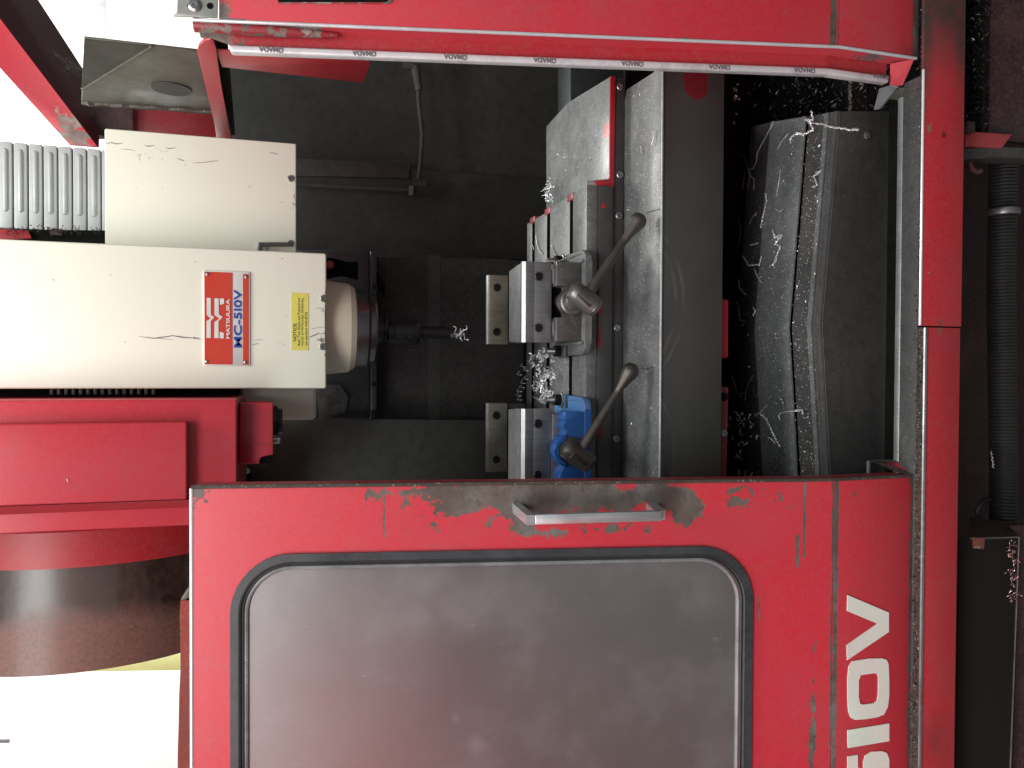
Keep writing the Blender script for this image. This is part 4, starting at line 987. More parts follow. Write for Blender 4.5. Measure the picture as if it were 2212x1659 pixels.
dust_shine = t.step(t.math('ADD', sp_.outputs[0], t.math('MULTIPLY', t.noise(5, 5, .6), .10)), -.405, -.365, 1, 0)  # dusty end, the bright reflection on it put into the colour
c = t.mix(t.math('MULTIPLY', dust_shine, t.step(t.noise(170, 4, .7), .30, .65, .35, 1.0)), c, (.20, .090, .068))
bm = B(); ringx(bm, 0, 0, DR, prof=[(DR-.05, x_d0-.002), (DR-.002, x_d0), (DR-.002, x_r0-.0015)]); obj('smoked_shell', bm, t.fin(c, t.math('ADD', .30, t.math('MULTIPLY', dust_shine, .3))), dr)
bm = B(); ringx(bm, 0, 0, DR, prof=[(.30, x_r1+.013), (.30, x_r1+.05)]); obj('hub_disc', bm, M['black'], dr)
# rough-cut rusty board standing behind the door top
bd = thing('edge_board', 'rusty red rough-edged strip along the upper edge behind the sliding door', 'board', onY(400, 1500, 1.40))
f7 = V(1.38); pts = []
xsA = [(390, 1297), (388, 1330), (389, 1380), (390, 1440), (387, 1500), (386, 1560), (384, 1620), (383, 1750), (381, 1900)]
bm = B(); prism(bm, f7, f7.px([(411, 1297)]+xsA+[(411, 1900)]), -.02, 0, 0)
obj('strip', bm, paint('rusty_edge', (.30, .035, .018), .6, .06, under=(.04, .02, .015), chipscale=30, dust=.3, grime=[(tuple(f7.P(*f7.hit(400, 1560))), (.2, .1, .05), .5)]), bd)
bm = B(); prism(bm, f7, f7.px([(390, 1296), (405, 1272), (416, 1268), (416, 1288), (400, 1296)]), -.02, 0, .001); obj('bent_tip', bm, M['olive'], bd)
bm = B(); prism(bm, V(1.36), V(1.36).px([(411, 1375), (416, 1375), (416, 1900), (410, 1900)]), -.02, 0, .001); obj('inner_flange', bm, M['red_gloss'], bd)

# ------------------------------------------------------------------ vises
SC = lambda bm, p, r, h, d=(0, -1, 0): lathe(bm, p, d, [(r, 0), (r, h*.85), (r*.92, h), (r*.55, h), (r*.52, h*.35)], 24)
def socket_bolt(parent, p, r, mat):
    bm = B(); lathe(bm, p, (0, -1, 0), [(r*1.22, 0), (r*1.22, .0012), (r, .0014), (r, -.001)], 24); rg = obj('counterbore', bm, mat, parent)
    bm = B(); lathe(bm, p, (0, -1, 0), [(r*.98, .001), (r*.98, .0028), (r*.85, .0038), (r*.50, .0038)], 24, cap=False)
    lathe(bm, Vector(p)+Vector((0, -.0037, 0)), (0, -1, 0), [(r*.48, -.003), (r*.50, .0001)], 6, cap=True); obj('socket_bolt', bm, M['black_screw'], parent)
def vise(cx, yf, label, bodym, frontm, grey, dxf, partial):
    t_ = thing('machine_vise', label, 'vise', (cx, yf, ZT), 'machine vises bolted to the table')
    Z = lambda h: ZT+h
    yF_in = yf-.045+.050; zt_in = 1.156
    w2 = .077
    # jaw plate in front with its stepped face
    z0, z1 = 1.156, 1.212
    fz = V(yf); zstep = fz.hit(1155, 700)[1]; zch = fz.hit(1136, 700)[1]
    bm = B(); box(bm, cx-w2, cx+w2, yf, yf+.018, z0, zstep, .0006); jp = obj('jaw_plate', bm, M['steel_soft'], t_)
    bm = B(); prism(bm, Frame((cx-w2, 0, 0), (0, 1, 0), (0, 0, 1)), [(yf+.0022, zstep+.0003), (yf+.018, zstep+.0003), (yf+.018, z1+.001), (yf+.007, z1+.001), (yf+.0022, zch)], 0, 2*w2, .0005); obj('jaw_step', bm, M['steel_soft'], jp)
    bm = B(); 
    slab(bm, [Vector((cx-w2, yf+.0020, zch)), Vector((cx+w2, yf+.0020, zch)), Vector((cx+w2, yf+.0072, z1+.0016)), Vector((cx-w2, yf+.0072, z1+.0016))], (0, .0004, -.0006)); obj('bright_chamfer', bm, M['chamfer'], jp)
    zb = (z0+zstep)/2+.004
    zb = fz.hit(1163, 700)[1]
    for s_ in (-1, 1): socket_bolt(jp, Vector((cx+s_*.049, yf, zb)), .0082, M['steel'])
    # moving jaw
    bm = B(); prism(bm, H(0), [(cx-w2+.001, yf+.018), (cx+w2-.001, yf+.018), (cx+w2-.001, yf+.045), (cx+w2-.006, yf+.110), (cx-w2+.004, yf+.110), (cx-w2+.001, yf+.045)], 1.15, 1.210, .0012); obj('moving_jaw', bm, M['cast'], t_)
    # fixed jaw
    yj = yf+.27; fj = V(yj); zt0 = fj.hit(1093, 700)[1]; zt1 = fj.hit(1045, 700)[1]; zcc = fj.hit(1056, 700)[1]
    bm = B(); box(bm, cx+dxf-w2, cx+dxf+w2, yj, yj+.016, zt0-.004, zcc, .0006); fp = obj('fixed_jaw_plate', bm, M['jaw_tan'], t_)
    bm = B(); prism(bm, Frame((cx+dxf-w2, 0, 0), (0, 1, 0), (0, 0, 1)), [(yj+.0015, zcc+.0003), (yj+.016, zcc+.0003), (yj+.016, zcc+.003), (yj+.010, zcc+.003), (yj+.004, zcc+.002)], 0, 2*w2, .0006); obj('jaw_step', bm, M['steel_soft'], fp)
    for s_ in (-1, 1): socket_bolt(fp, Vector((cx+dxf+s_*.0495, yj, fj.hit(1073, 700)[1])), .0088, M['jaw_tan'])
    bm = B(); box(bm, cx+dxf-w2+.002, cx+dxf+w2-.002, yj+.0165, yj+.075, Z(.03), zcc-.016, .002); obj('fixed_jaw', bm, M['cast_dark'], t_)
    # bed rails under the jaws
    bm = B(); box(bm, cx-.0345, cx+.0345, yF_in+.012, yF_in+.016, Z(.02), zt_in-.004); obj('dark_opening', bm, M['black'], t_)
    for s_ in (-1, 1):
        bm = B(); box(bm, *sorted((cx+s_*.036, cx+s_*.064)), yf-.004, yf+.33, Z(.02), Z(.064), .0015); obj('bed_rail', bm, M['cast'], t_)
    # screw between the rails
    bm = B(); lathe(bm, (cx+.004, yf+.27, 1.135), (0, -1, 0), [(.013, 0), (.013, .28)], 20); obj('lead_screw', bm, M['dark_metal'], t_)
    # base flange and front block
    yF = yf-.045; hf = fz.hit(1264, 700)[1]*0 + V(yF).hit(1264, 700)[1]-ZT; half = .100
    bm = B(); pts = []
    for sg in (1, -1):
        q_ = [(cx+sg*.074, yF+.172), (cx+sg*half, yF+.168), (cx+sg*(half+.001), yF+.120), (cx+sg*half, yF+.022), (cx+sg*(half-.004), yF+.009), (cx+sg*(half-.013), yF+.001), (cx+sg*(half-.024), yF)]
        pts += q_ if sg == 1 else q_[::-1]
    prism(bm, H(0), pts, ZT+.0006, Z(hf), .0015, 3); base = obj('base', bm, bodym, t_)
    for sgn in (1, -1):
        # low kerb round the wing, clamp slot and stud
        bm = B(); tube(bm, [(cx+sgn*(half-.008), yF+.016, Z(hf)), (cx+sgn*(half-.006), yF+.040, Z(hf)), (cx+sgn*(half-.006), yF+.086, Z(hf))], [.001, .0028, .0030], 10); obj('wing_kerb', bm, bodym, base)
        bm = B(); box(bm, *sorted((cx+sgn*.076, cx+sgn*(half+.0015))), yF+.092, yF+.106, Z(.0012), Z(hf+.0008), .0004); obj('wing_slot', bm, M['face_dark'], base)
        bx, by = cx+sgn*.091, yF+.128
        bm = B(); lathe(bm, (bx, by, Z(hf)), (0, 0, 1), [(.016, 0), (.016, .0035), (.0145, .0042)], 24); obj('washer', bm, M['steel'], base)
        bm = B(); lathe(bm, (bx, by, Z(hf+.0044)), (0, 0, 1), [(.0125, 0), (.013, .001), (.013, .012), (.0105, .0135)], 6); obj('hex_nut', bm, M['black_screw'], base)
        bm = B(); pr_ = [(.0060 if i % 2 else .0068, i*.0012) for i in range(15)]
        lathe(bm, (bx, by, Z(hf+.0175)), (0, 0, 1), pr_, 16); obj('stud', bm, M['steel'], base)

    zt = 1.156
    fr = Frame((0, yF, 0), (1, 0, 0), (0, 0, 1))
    wb_ = .092
    if grey:
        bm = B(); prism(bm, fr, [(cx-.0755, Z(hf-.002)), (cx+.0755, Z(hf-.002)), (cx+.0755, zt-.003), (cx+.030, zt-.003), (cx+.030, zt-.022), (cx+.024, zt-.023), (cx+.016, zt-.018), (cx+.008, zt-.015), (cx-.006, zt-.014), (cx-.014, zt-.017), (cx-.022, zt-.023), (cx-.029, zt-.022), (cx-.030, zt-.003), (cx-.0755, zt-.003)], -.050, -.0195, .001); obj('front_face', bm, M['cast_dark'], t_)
        for sg in (1, -1):
            bm = B(); prism(bm, H(0), [(cx+sg*.0745, yF+.0195), (cx+sg*.0745, yF+.007), (cx+sg*.0795, yF+.004), (cx+sg*.0805, yF+.010), (cx+sg*.0805, yF+.16), (cx+sg*.0745, yF+.16)], Z(hf-.001), Z(hf+.006), .002, 3); obj('side_rib', bm, M['cast'], base)
        bm = B()
        for x0_, x1_ in ((cx-.0755, cx-.030), (cx+.030, cx+.0755)): box(bm, x0_, x1_, yF+.020, yF+.034, zt-.0035, zt-.0015, .0005)
        obj('top_ledge', bm, M['steel'], t_)
    else:
        pts = [(cx-.073, Z(hf-.001)), (cx+.073, Z(hf-.001)), (cx+.073, zt-.014), (cx+.060, zt-.011), (cx+.055, zt-.016), (cx+.046, zt-.009), (cx+.036, zt-.017), (cx+.028, zt-.014), (cx+.024, zt-.003)]
        arc = [(cx+.024*math.cos(R(a)), zt-.010+.018*math.sin(R(a))*.8) for a in (20, 45, 70, 90, 110, 135, 160)]
        pts += arc + [(cx-.024, zt-.003), (cx-.028, zt-.016), (cx-.045, zt-.004), (cx-.073, zt-.004)]
        bm = B(); prism(bm, fr, pts, -.040, -.0006, .0012); obj('front_block', bm, frontm, t_)
        bm = B(); prism(bm, fr, [(cx-half+.022, Z(.001)), (cx+half-.022, Z(.001)), (cx+half-.022, Z(hf-.0015)), (cx-half+.022, Z(hf-.0015))], 0, .0008); obj('base_front', bm, frontm, t_)
        bm = B(); o2 = [(cx+.031*math.cos(R(a)), zt-.020+.031*math.sin(R(a))) for a in range(15, 166, 10)]; i2 = [(cx+.0235*math.cos(R(a)), zt-.020+.0235*math.sin(R(a))) for a in range(165, 14, -10)]
        prism(bm, fr, o2+i2, -.012, .008, .0015); obj('collar', bm, frontm, t_)
        bm = B(); box(bm, cx-.066, cx+.066, yf-.006, yf+.02, Z(.045), z0-.001, .001); obj('slide_way', bm, M['steel'], t_)
    # screw boss
    hub = Vector((cx+hubdx, yF, 1.130))
    bm = B(); lathe(bm, hub+Vector((0, .02, 0)), (0, -1, 0), [(.0245, 0), (.0245, .024), (.022, .026), (.0165, .026), (.0155, .030)], 36); obj('screw_boss', bm, M['forged_light'] if grey else M['forged'], t_)
    return t_
greyface = M['cast']
hubdx = 0.0
c1 = onY(1160, 652.5, 1.45).x; c2 = onY(1160, 970, 1.45).x
hubdx = onY(1222, 651, 1.40).x - c1
v1 = vise(c1, 1.45, 'bare grey milling vise with recessed front on the right of the table', M['cast'], M['cast'], True, onY(1070, 669, 1.72).x-c1, False)
hubdx = onY(1222, 972, 1.40).x - c2
blue_lit = paint('blue_lit_scuffed_ledge', (.060, .17, .42), .4, .12, under=(.17, .22, .29), chipscale=70, dust=.3)  # scuffed blue, made lighter to paint in the light on the ledge
v2 = vise(c2, 1.45, 'blue painted milling vise partly hidden by the sliding door', blue_lit, M['blue'], False, onY(1070, 945, 1.72).x-c2, True)

# ------------------------------------------------------------------ crank handles
def crank(hx, hy_px, kx_px, label, mat, matn):
    y0 = 1.405; yh = 1.318
    hubp = onY(1222, hy_px, y0); c = onY(hx[0], hx[1], yh); k = onY(kx_px[0], kx_px[1], 1.315)
    t_ = thing('crank_handle', label, 'handle', hubp, 'crank handles on the vise screws')
    bm = B(); h0 = Vector((hubp.x, y0-.008, 1.130))
    d = (c-h0); lathe(bm, h0, d, [(.0150, 0), (.0165, .003), (.0165, .008), (.0150, .010), (.0152, d.length*.55), (.0175, d.length*.9), (.0165, d.length)], 32); obj('socket', bm, matn, t_)
    arm = (k-c).normalized(); bd_ = Vector((-arm.z, 0, arm.x)); 
    if bd_.z > 0: bd_ = -bd_
    nb = (0, -1, 0)
    bm = B(); lathe(bm, c-bd_*.030, bd_, [(.010, -.002), (.0165, .0015), (.0185, .006), (.019, .0125), (.0182, .0130), (.0182, .0138), (.019, .0145), (.019, .0500), (.0182, .0505), (.0182, .0513), (.0185, .052), (.0165, .0585), (.009, .062)], 36); obj('barrel', bm, matn, t_)
    # slot in the barrel
    bm = B(); prism(bm, Frame(c+Vector((0, -.0172, 0)), bd_, arm), [(-.020, -.008), (.012, -.011), (.014, -.004), (-.018, -.002)], -.002, .0010, .0004); obj('slot', bm, M['forged'], t_)
    L = (k-c).length; p = c+arm*.010+Vector((0, -.002, 0))
    n_ = 26; pts = []; rs = []
    for i in range(n_):
        s = i/(n_-1); pts.append(p+arm*(L-.004)*s)
        if s < .70: r_ = .0100 - .0034*s/.70
        else:
            q_ = (s-.70)/.30; r_ = .0076 + (.0150-.0076)*min(1, (q_/.72))**.9
            if q_ > .78: r_ = .0150*math.sqrt(max(0.02, 1-((q_-.78)/.23)**2))
        rs.append(r_)
    tube(bm2 := B(), pts[:19], rs[:19], 20); obj('arm', bm2, mat, t_)
    tube(bm3 := B(), [pts[18]+arm*.0004]+[pts[18]*(1-i/14)+(pts[-1]+arm*.004)*(i/14) for i in range(1, 15)],
         [.0070]+[(.0070+(.0155-.0070)*min(1, (i/14)/.66)**1.1) if i/14 < .70 else .0158*math.sqrt(max(0.01, 1-((i/14-.70)/.305)**2)) for i in range(1, 15)], 24); obj('knob', bm3, mat, t_)
    return t_
crank((1262, 646), 651, (1380, 473), 'bright steel crank handle on the grey vise, knob resting by the way cover', M['dark_metal'] if False else M['forged'], M['forged_light'])
crank((1248, 984), 972, (1364, 796), 'dark brown steel crank handle on the blue vise', M['forged'], M['forged'])

# ------------------------------------------------------------------ below the rail: hose, bracket, screen box
lo = thing('lower_casing', 'dark maroon machine base panel below the red rail', 'machine base', (0, 1.3, 0))
bm = B(); f = V(1.30); prism(bm, f, [(-1.2, 0), (1.1, 0), (1.1, .60), (-1.2, .60)], -.01, 0); obj('back_panel', bm, M['maroon'], lo)
bm = B(); f = V(1.12); u0 = f.hit(2141, 0)[1]
prism(bm, f, [(f.hit(2150, 302)[0], f.hit(2350, 200)[1]), (1.1, f.hit(2350, 200)[1]), (1.1, u0), (f.hit(2150, 302)[0], u0)], -.01, 0, .002); obj('right_panel', bm, M['maroon'], lo)
bm = B(); box(bm, f.hit(2150, 290)[0], 1.1, 1.125, 1.29, .47, .475, .0005); obj('black_tray', bm, M['black'], lo)
bm = B(); f = V(1.10); prism(bm, f, f.px([(2086, 283), (2188, 290), (2165, 320), (2086, 316)]), -.05, 0, .002); obj('red_ledge', bm, paint('ledge_red', (.45, .05, .06), .45, .06, under=(.10, .09, .09), dust=.4), lo)
bm = B(); prism(bm, f, f.px([(2086, 318), (2165, 316), (2300, 320), (2300, 341), (2150, 338), (2086, 345)]), -.05, -.004, .002); obj('grimy_ledge', bm, M['graphite'], lo)
bm = B(); prism(bm, V(1.09), V(1.09).px([(2090, 262), (2107, 263), (2107, 286), (2090, 287)]), -.01, 0, .001); obj('clip', bm, M['grime'], lo)
bm = B(); tube(bm, [onY(x, y, 1.14) for x, y in ((2100, 340), (2094, 352), (2098, 364), (2108, 371), (2118, 369))], .005, 8); obj('hook', bm, metal('dull_pink_hook', (.28, .14, .15), .4, .3), lo)
bm = B(); tube(bm, [onY(x, y, 1.2) for x, y in ((2142, 1078), (2128, 1080), (2118, 1090), (2113, 1105), (2114, 1122))], .005, 8); obj('hook', bm, M['dark_metal'], lo)
hs = thing('corrugated_hose', 'thick black corrugated hose running level below the front rail', 'hose', onY(2168, 700, 1.20))
A_ = onY(2166, 345, 1.20); Z_ = onY(2166, 1190, 1.20)
nr = 118; pts = []; rs = []
for i in range(nr*4):
    s = i/(nr*4-1); pts.append(A_.lerp(Z_, s)+Vector((0, .006*math.sin(s*5), -.004*math.sin(s*4+.6)))); rs.append(.0245+.0011*math.sin(i*math.pi/2))
bm = B(); tube(bm, pts, rs, 20); obj('hose_body', bm, M['rubber'], hs)
p_ = onY(2168, 459, 1.20); bm = B(); lathe(bm, p_, (1, 0, 0), [(.0275, -.006), (.028, -.005), (.028, .005), (.0275, .006)], 40); obj('hose_clamp', bm, M['steel'], hs)
sx = thing('screen_box', 'dark mesh-fronted box with a bright rim below the rail at lower right', 'screen box', onY(2140, 1400, 1.08))
f = V(1.08); c1_ = f.hit(2094, 1163); c2_ = f.hit(2200, 1160)
bm = B(); prism(bm, f, [(-1.2, f.hit(2192, 1400)[1]), (c2_[0], f.hit(2196, 1400)[1]), (c1_[0], f.hit(2070, 1400)[1]), (-1.2, f.hit(2070, 1400)[1])], -.003, 0, .0005)
t = NT('perforated_mesh'); v_ = t.voro(190, rnd=0.0); c = t.mix(t.step(v_, .28, .36), (.003, .003, .003), (.022, .022, .020)); obj('mesh_front', bm, t.fin(c, .6, 0, .12), sx)
bm = B(); tube(bm, [f.P(c1_[0], c1_[1], .001), f.P(c2_[0], c2_[1], .001)], .0014, 6); tube(bm, [f.P(c2_[0], c2_[1], .001), f.P(*f.hit(2181, 1659), .001), f.P(*f.hit(2172, 1900), .001)], .0014, 6); obj('bright_rim', bm, M['steel'], sx)
bm = B(); slab(bm, [f.P(*c1_, -.001), f.P(*c2_, -.001), onY(2186, 1128, 1.14), onY(2094, 1118, 1.17)], (0, .002, -.002)); obj('top_lid', bm, M['maroon'], sx)
bm = B(); prism(bm, f, f.px([(2098, 1160), (2123, 1160), (2121, 1185), (2098, 1183)]), .001, .005, .001); obj('bracket', bm, paint('bracket_orange', (.22, .05, .035), .5, .08, under=(.2, .2, .2), dust=.4), sx)
bm = B(); prism(bm, V(1.10), V(1.10).px([(2182, 1136), (2400, 1136), (2400, 1900), (2176, 1900), (2205, 1160)]), -.01, -.003, .001); obj('side_panel', bm, M['maroon'], sx)
# ------------------------------------------------------------------ aluminium swarf
def lab_chip(bm, label, group=None, mat=None):
    return tag(obj('swarf_curl', bm, mat or M['chip']), label, 'swarf', group)
def path(pts, plane, r=.0012, wig=.0, coil=0.0, turns=0):
    P_ = [plane(a, b) for a, b in pts]
    # resample
    out = []; rs = []
    for i in range(len(P_)-1):
        n = max(3, int((P_[i+1]-P_[i]).length/.0012)) if coil else 4
        for k in range(n):
            t_ = k/n; out.append(P_[i].lerp(P_[i+1], t_))
    out.append(P_[-1])
    res = []
    for i, p in enumerate(out):
        a = i*1.15
        res.append(p+Vector((coil*math.cos(a), coil*math.sin(a)*.6, coil*(1+math.sin(a))*.8+.0004))+Vector([random.uniform(-wig, wig) for _ in range(3)]))
        rs.append(r*random.uniform(.55, 1.15))
    rs[0] *= .3; rs[-1] *= .3
    return res, rs
def swarf(pts, label, plane, r=.0011, wig=.0004, coil=.0, mat=None, group=None):
    bm = B(); a, b = path(pts, plane, r*.78, wig*.9, coil*.85); tube(bm, a, b, 5); return lab_chip(bm, label, group, mat or (M['chip_grey'] if any(w_ in label for w_ in ('thin', 'dull', 'grey', 'fine', 'lightly')) else M['chip']))
hoodz = lambda px, py: (lambda p: Vector((p.x, p.y, gz(p.x)+.003)))(onZ(px, py, ZP-.02))
def hp_(px, py):
    z = ZP-.01
    for _ in range(6):
        p = onZ(px, py, z); z = gz(p.x)+.004
        if p.y > 1.405: z -= (p.y-1.405)*.16
    return onZ(px, py, z)
C3 = lambda x, y: (1474.6+x/3.0, y/3.0)
C6 = lambda x, y: (1474.6+x/3.0, 553+y/3.0)
D = lambda L, c: [c(*p) for p in L]
swarf(D([(590, 785), (560, 850), (515, 930), (485, 990), (478, 1050), (455, 1095), (425, 1100), (440, 1140), (465, 1160), (460, 1235)], C3), 'long forked silvery strand at the right end of the chip cover rear slope', hp_, .0012, .0006)
swarf(D([(350, 990), (400, 1015), (425, 1100), (440, 1130), (420, 1225)], C3), 'thin bent strand crossing the forked one on the dark far slope', hp_, .0009, .0006)
swarf(D([(840, 720), (850, 780), (800, 775), (835, 800), (850, 840), (800, 870), (740, 865), (705, 900), (700, 930)], C3), 'knotted bright swarf curl caught on the ridge at the right end of the hood', hp_, .0022, .0016, .0012)
swarf(D([(850, 800), (910, 805), (970, 825), (1030, 830), (1080, 840), (1140, 840)], C3), 'crinkled silver tail running from the knot over the hood front edge', hp_, .0019, .0010, .0010)
swarf(D([(690, 860), (640, 920), (615, 970)], C3), 'short curved splinter just below the knotted curl', hp_, .0013, .0002)
swarf(D([(635, 1095), (630, 1150), (618, 1220), (612, 1275)], C3), 'straight bright needle of swarf on the rear slope of the hood', hp_, .0015, .0002)
swarf(D([(405, 1110), (398, 1170), (388, 1235)], C3), 'thin straight needle of swarf lying on the dark far slope', hp_, .0008, .0002)
swarf(D([(860, 1120), (905, 1105), (870, 1130), (850, 1140), (865, 1180), (875, 1200), (838, 1215)], C3), 'folded bright flake lying in the front gutter of the hood', hp_, .0020, .0006)
swarf(D([(540, 1250), (548, 1300), (535, 1360), (520, 1420), (512, 1475)], C3), 'knobbly twisted curl along the rear edge of the hood, upper', hp_, .0017, .0010, .0012)
swarf(D([(600, 1350), (630, 1370), (655, 1355), (620, 1380)], C3), 'small bright crumb pair on the rear slope', hp_, .0014, .0006)
swarf(D([(485, 1375), (455, 1410), (435, 1455)], C3), 'dull twisted crumb on the dark far slope', hp_, .0014, .0008, .0008)
swarf(D([(360, 1415), (378, 1480), (370, 1560), (355, 1610)], C3), 'long thin bowed strand on the dark far slope', hp_, .0009, .0003)
swarf(D([(590, 1490), (600, 1540), (650, 1520), (605, 1580), (640, 1600), (620, 1650), (600, 1700), (585, 1720)], C3), 'tall tangled curl near the middle of the rear slope', hp_, .0019, .0014, .0014)
swarf(D([(440, 1590), (490, 1575)], C3), 'small coiled crumb on the far slope', hp_, .0017, .0006, .0008)
swarf(D([(395, 0), (430, 60), (500, 55), (515, 0)], C6), 'looped crinkled strand at the far slope, mid-length of the hood', hp_, .0016, .0010, .0010)
swarf(D([(465, 80), (490, 140), (520, 180)], C6), 'stubby straight silver sliver pointing at the ridge middle', hp_, .0019, .0003)
swarf(D([(555, 75), (610, 30), (612, 0)], C6), 'hooked small curl right of the silver sliver', hp_, .0013, .0003)
swarf(D([(368, 150), (372, 200), (400, 240), (415, 250)], C6), 'grey coiled crumb trail on the far slope', hp_, .0016, .0010, .0012)
swarf(D([(350, 290), (370, 350), (372, 410), (408, 428)], C6), 'thin coiled strand beside the red block', hp_, .0013, .0008, .0010)
swarf(D([(460, 330), (475, 355), (460, 390)], C6), 'tiny bent curl at the rear edge of the hood peak', hp_, .0015, .0006, .0008)
swarf(D([(320, 770), (345, 840), (355, 890), (400, 895)], C6), 'lightly coiled strand by the dirty red bracket', hp_, .0012, .0006, .0008)
swarf(D([(465, 770), (430, 820), (415, 880), (405, 935)], C6), 'fine arched strand on the far slope left of the peak', hp_, .0011, .0004, .0005)
swarf(D([(550, 960), (520, 1000), (470, 1037)], C6), 'bright tapering spike pointing away from the ridge', hp_, .0021, .0002)
swarf(D([(515, 1025), (545, 1055), (575, 1110), (590, 1150), (610, 1190), (640, 1235)], C6), 'thick twisted rope of swarf on the rear slope near the door', hp_, .0020, .0010, .0016)
swarf(D([(560, 1170), (590, 1195), (605, 1215)], C6), 'short companion twist beside the thick rope', hp_, .0020, .0010, .0014)
swarf(D([(615, 900), (640, 910), (655, 950), (652, 975)], C6), 'small dull hook lying above the bright cane shape', hp_, .0017, .0006, .0006)
swarf(D([(632, 1060), (622, 1035), (640, 1015), (680, 1008), (730, 1006)], C6), 'smooth cane-shaped bright wire across the hood fold', hp_, .0019, .0001)
swarf(D([(735, 1004), (775, 998), (785, 1025)], C6), 'crumpled tip beyond the cane-shaped wire', hp_, .0024, .0012, .0006)
bm = B()
for k in range(26):
    px_, py_ = C6(random.gauss(395, 38), random.uniform(1010, 1420)); curl(bm, hp_(px_, py_)+Vector((0, 0, .003)), random.uniform(.008, .020), .0022, .0011, random.uniform(.8, 2.5), seg=5)
o = tag(obj('swarf_heap', bm, M['chip']), 'loose heap of twisted swarf on the far slope nearest the sliding door', 'swarf'); o['kind'] = 'stuff'
# crumbs everywhere on the level dusty faces: nobody could count them
def crumbs(name, n, sampler, smin, smax, mat, label, parent=None):
    bm = B()
    for k in range(n):
        c = sampler(); s_ = random.uniform(smin, smax)*(1+2*(random.random() < .04))
        d = Vector((random.uniform(-1, 1), random.uniform(-1, 1), random.uniform(-.1, .5))).normalized()*s_
        e = Vector((random.uniform(-1, 1), random.uniform(-1, 1), random.uniform(-.3, .6))).normalized()*s_*.45
        a = [bm.verts.new(c-d+Vector((0, 0, .0002))), bm.verts.new(c+e+Vector((0, 0, s_*.5))), bm.verts.new(c+d+Vector((0, 0, .0002))), bm.verts.new(c-e+Vector((0, 0, .0004)))]
        bm.faces.new((a[0], a[1], a[3])); bm.faces.new((a[1], a[2], a[3]))
    o = obj(name, bm, mat, parent, 'stuff')
    if label: o['label'] = label; o['category'] = 'swarf dust'
    return o
def sm_cover():
    x = random.uniform(-.35, ptr[0][0]-.01); y = random.uniform(frontY+.003, 1.44); return Vector((x, y, zc+.0002))
def sm_table():
    while True:
        x = random.uniform(-.2, xr-.004); y = random.uniform(YF+.002, YB)
        if not any(a-.001 < y < b+.001 for a, b in slots): return Vector((x, y, ZT+.0003))
def sm_tray():
    a = onZ(random.uniform(1190, 1312), random.uniform(280, 386), 1.0404); return a
def sm_hood():
    x = random.uniform(-.25, XR-.03); y = random.uniform(1.215, 1.40); return Vector((x, y, gz(x)+(.0035 if y > 1.3 or y < 1.235 else -.0005)))
def sm_jaw():
    c = random.choice((c1, c2)); return Vector((c+random.uniform(-.07, .07), 1.47+random.random()*.085, 1.2105))
def sm_far():
    x = random.uniform(-.25, XR-.05); y = min(1.49, 1.41+abs(random.gauss(0, .035))); return Vector((x, y, gz(x)-.16*(y-1.4)+.002))
crumbs('cover_dust', 800, sm_cover, .0005, .0012, M['chip'], 'fine glinting aluminium dust scattered over the way cover top')
crumbs('table_dust', 500, sm_table, .0005, .0012, M['chip'], 'fine aluminium dust over the slotted table top')
crumbs('tray_dust', 320, sm_tray, .0005, .0012, M['chip'], 'sparse glinting dust on the red-rimmed end tray')
crumbs('hood_dust', 1500, sm_hood, .0005, .0012, M['chip'], 'dense aluminium grit over the gabled chip cover')
crumbs('jaw_dust', 90, sm_jaw, .0005, .0011, M['chip'], 'a few specks of aluminium on the vise jaw tops')
crumbs('far_slope_dust', 600, sm_far, .0005, .0012, M['chip'], 'grit thinning out over the dark slope behind the chip cover')
# bright tangle on the table between the vises
bm = B()
for k in range(95):
    px_ = random.gauss(1166, 17); py_ = random.uniform(757, 868)
    if py_ > 800: px_ = random.gauss(1175, 13)
    p = onZ(min(px_, 1202), py_, ZT+.005+random.random()*.020)
    curl(bm, p, random.uniform(.006, .022), random.uniform(.0020, .0055), random.choice((.0005, .0008, .0013, .0021)), random.uniform(.5, 2.2), droop=.9, seg=5)
o = tag(obj('swarf_tangle', bm, M['chip']), 'bright tangled mass of curly swarf on the table between the two vises', 'swarf'); o["kind"] = "stuff"
bm = B()
for k in range(9):
    curl(bm, onZ(1128+random.uniform(-9, 9), 790+k*9, ZT+.012), .012, .006, .0008, 1.2, dirn=(1, .2, .2), seg=5)
o = tag(obj('swarf_tangle', bm, M['chip']), 'loose rings of swarf hanging over the rear edge of the table', 'swarf'); o["kind"] = "stuff"
ZTp = lambda a, b: onZ(a, b, ZT+.003)
swarf([(1158, 505), (1160, 525), (1165, 540), (1172, 548)], 'long bright bowed sliver on the table just right of the grey vise', ZTp, .0018, .0002)
swarf([(1150, 528), (1154, 540)], 'short splinter over the rear slot by the grey vise', ZTp, .0012, .0002)
swarf([(1192, 530), (1196, 542), (1202, 552)], 'curled flake between the front slots by the grey vise', ZTp, .0018, .0008, .0006)
swarf([(1178, 562), (1192, 566), (1212, 563), (1226, 556)], 'bright bent sliver lying on the right flange of the grey vise', lambda a, b: onZ(a, b, ZT+.032), .0017, .0002)
bm = B()
for k in range(24):
    p = onZ(random.gauss(1186, 6), random.uniform(385, 435), 1.055+random.random()*.02); curl(bm, p, random.uniform(.008, .022), .003, .0009, random.uniform(.5, 2), droop=1, seg=5)
o = tag(obj('swarf_tangle', bm, M['chip']), 'spiky cluster of swarf at the rear corner of the end tray', 'swarf'); o["kind"] = "stuff"
swarf([(1414, 283), (1413, 300), (1410, 315)], 'coiled bright strand on the way cover near its front edge', lambda a, b: onZ(a, b, zc+.003), .0013, .0008, .0014)
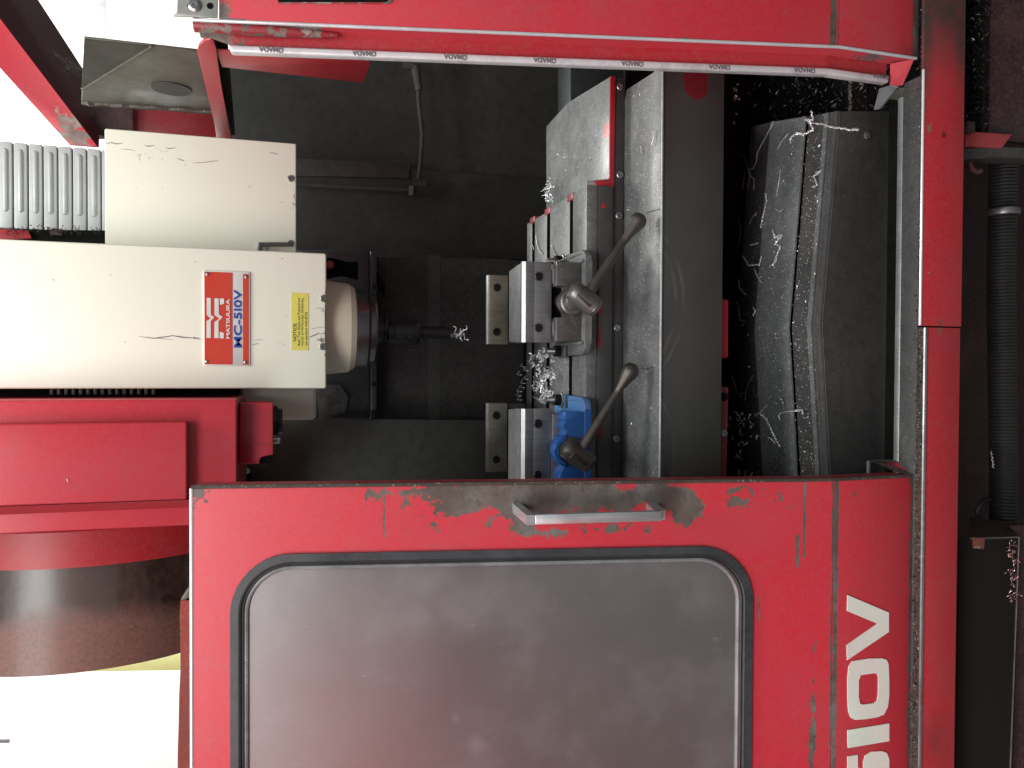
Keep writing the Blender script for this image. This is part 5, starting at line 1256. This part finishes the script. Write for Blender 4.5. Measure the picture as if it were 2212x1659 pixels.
swarf([(1386, 317), (1387, 330)], 'small hooked crumb on the right part of the way cover', lambda a, b: onZ(a, b, zc+.002), .0012, .0008, .001)
swarf([(1394, 464), (1400, 458), (1418, 453), (1427, 452)], 'dark wiry hair of swarf behind the upper crank knob', lambda a, b: onZ(a, b, zc+.002), .0006, .0002, 0, M['chip_dark'])
swarf([(1380, 795), (1395, 797), (1417, 791)], 'dark wiry hair of swarf behind the lower crank knob', lambda a, b: onZ(a, b, zc+.002), .0006, .0002, 0, M['chip_dark'])
swarf([(260, 1488), (265, 1498)], 'tiny white crumb clinging to the tool changer guard', lambda a, b: onY(a-120, b-600+0, 1.39), .0010, .0001) if False else None
swarf([(145, 1034), (148, 1041)], 'tiny white splinter stuck on the raised red panel', lambda a, b: onY(a, b, YR2-.001), .0011, .0001)
# black pile of swarf to the right of the hood
bm = B()
for k in range(5200):
    px_ = random.uniform(1560, 1960); py_ = random.uniform(120, 300); p = onZ(px_, py_, .60+random.random()*.05)
    if p.y > 1.6 or p.x < XR+.008: continue
    s_ = random.uniform(.002, .007); d = Vector((random.uniform(-1, 1), random.uniform(-1, 1), random.uniform(-.4, 1))).normalized()*s_; e = Vector((random.uniform(-1, 1), random.uniform(-1, 1), random.uniform(-1, 1))).normalized()*s_*.25
    a = [bm.verts.new(p-d), bm.verts.new(p+e), bm.verts.new(p+d), bm.verts.new(p-e)]; bm.faces.new((a[0], a[1], a[3])); bm.faces.new((a[1], a[2], a[3]))
o = tag(obj('swarf_bed', bm, M['chip_dark']), 'black oily bed of swarf in the corner right of the chip cover', 'swarf'); o["kind"] = "stuff"
bm = B()
for k in range(34):
    p = onZ(random.gauss(1582, 5), random.uniform(165, 285), .66); curl(bm, p, random.uniform(.004, .012), .002, .0008, 1.2, droop=1, seg=4)
obj_ = tag(obj('swarf_tangle', bm, M['chip']), 'trail of bright swarf bits beside the way cover in the dark right corner', 'swarf'); obj_["kind"] = "stuff"
bm = B()
for k in range(2400):
    px_ = random.uniform(2089, 2135); py_ = random.uniform(-20, 275); p = onZ(px_, py_, .478+random.random()*.012)
    s_ = random.uniform(.002, .006); d = Vector((random.uniform(-1, 1), random.uniform(-1, 1), random.uniform(-.2, 1))).normalized()*s_; e = Vector((random.uniform(-1, 1), random.uniform(-1, 1), random.uniform(-1, 1))).normalized()*s_*.2
    a = [bm.verts.new(p-d), bm.verts.new(p+e), bm.verts.new(p+d), bm.verts.new(p-e)]; bm.faces.new((a[0], a[1], a[3])); bm.faces.new((a[1], a[2], a[3]))
o = tag(obj('swarf_bed', bm, M['chip_dark']), 'black matted swarf under the rail at upper right', 'swarf'); o["kind"] = "stuff"
bm = B()
for k in range(60):
    p = onY(random.gauss(2188, 6)-k*.05, random.uniform(1165, 1300), 1.078); curl(bm, p, random.uniform(.003, .008), .0015, .0008, 1, seg=4)
o = tag(obj('swarf_cluster', bm, metal('reddish_swarf', (.5, .3, .3), .3, .8)), 'reddish glinting crumbs along the rim of the mesh box', 'swarf'); o["kind"] = "stuff"
swarf([(2143, 975), (2146, 995), (2148, 1010)], 'faint coiled wire hanging below the rail beside the hose', lambda a, b: onY(a, b, 1.17), .0012, .001, .0015)
for o in list(COL.objects):
    if o.get("kind", None) == "": del o["kind"]
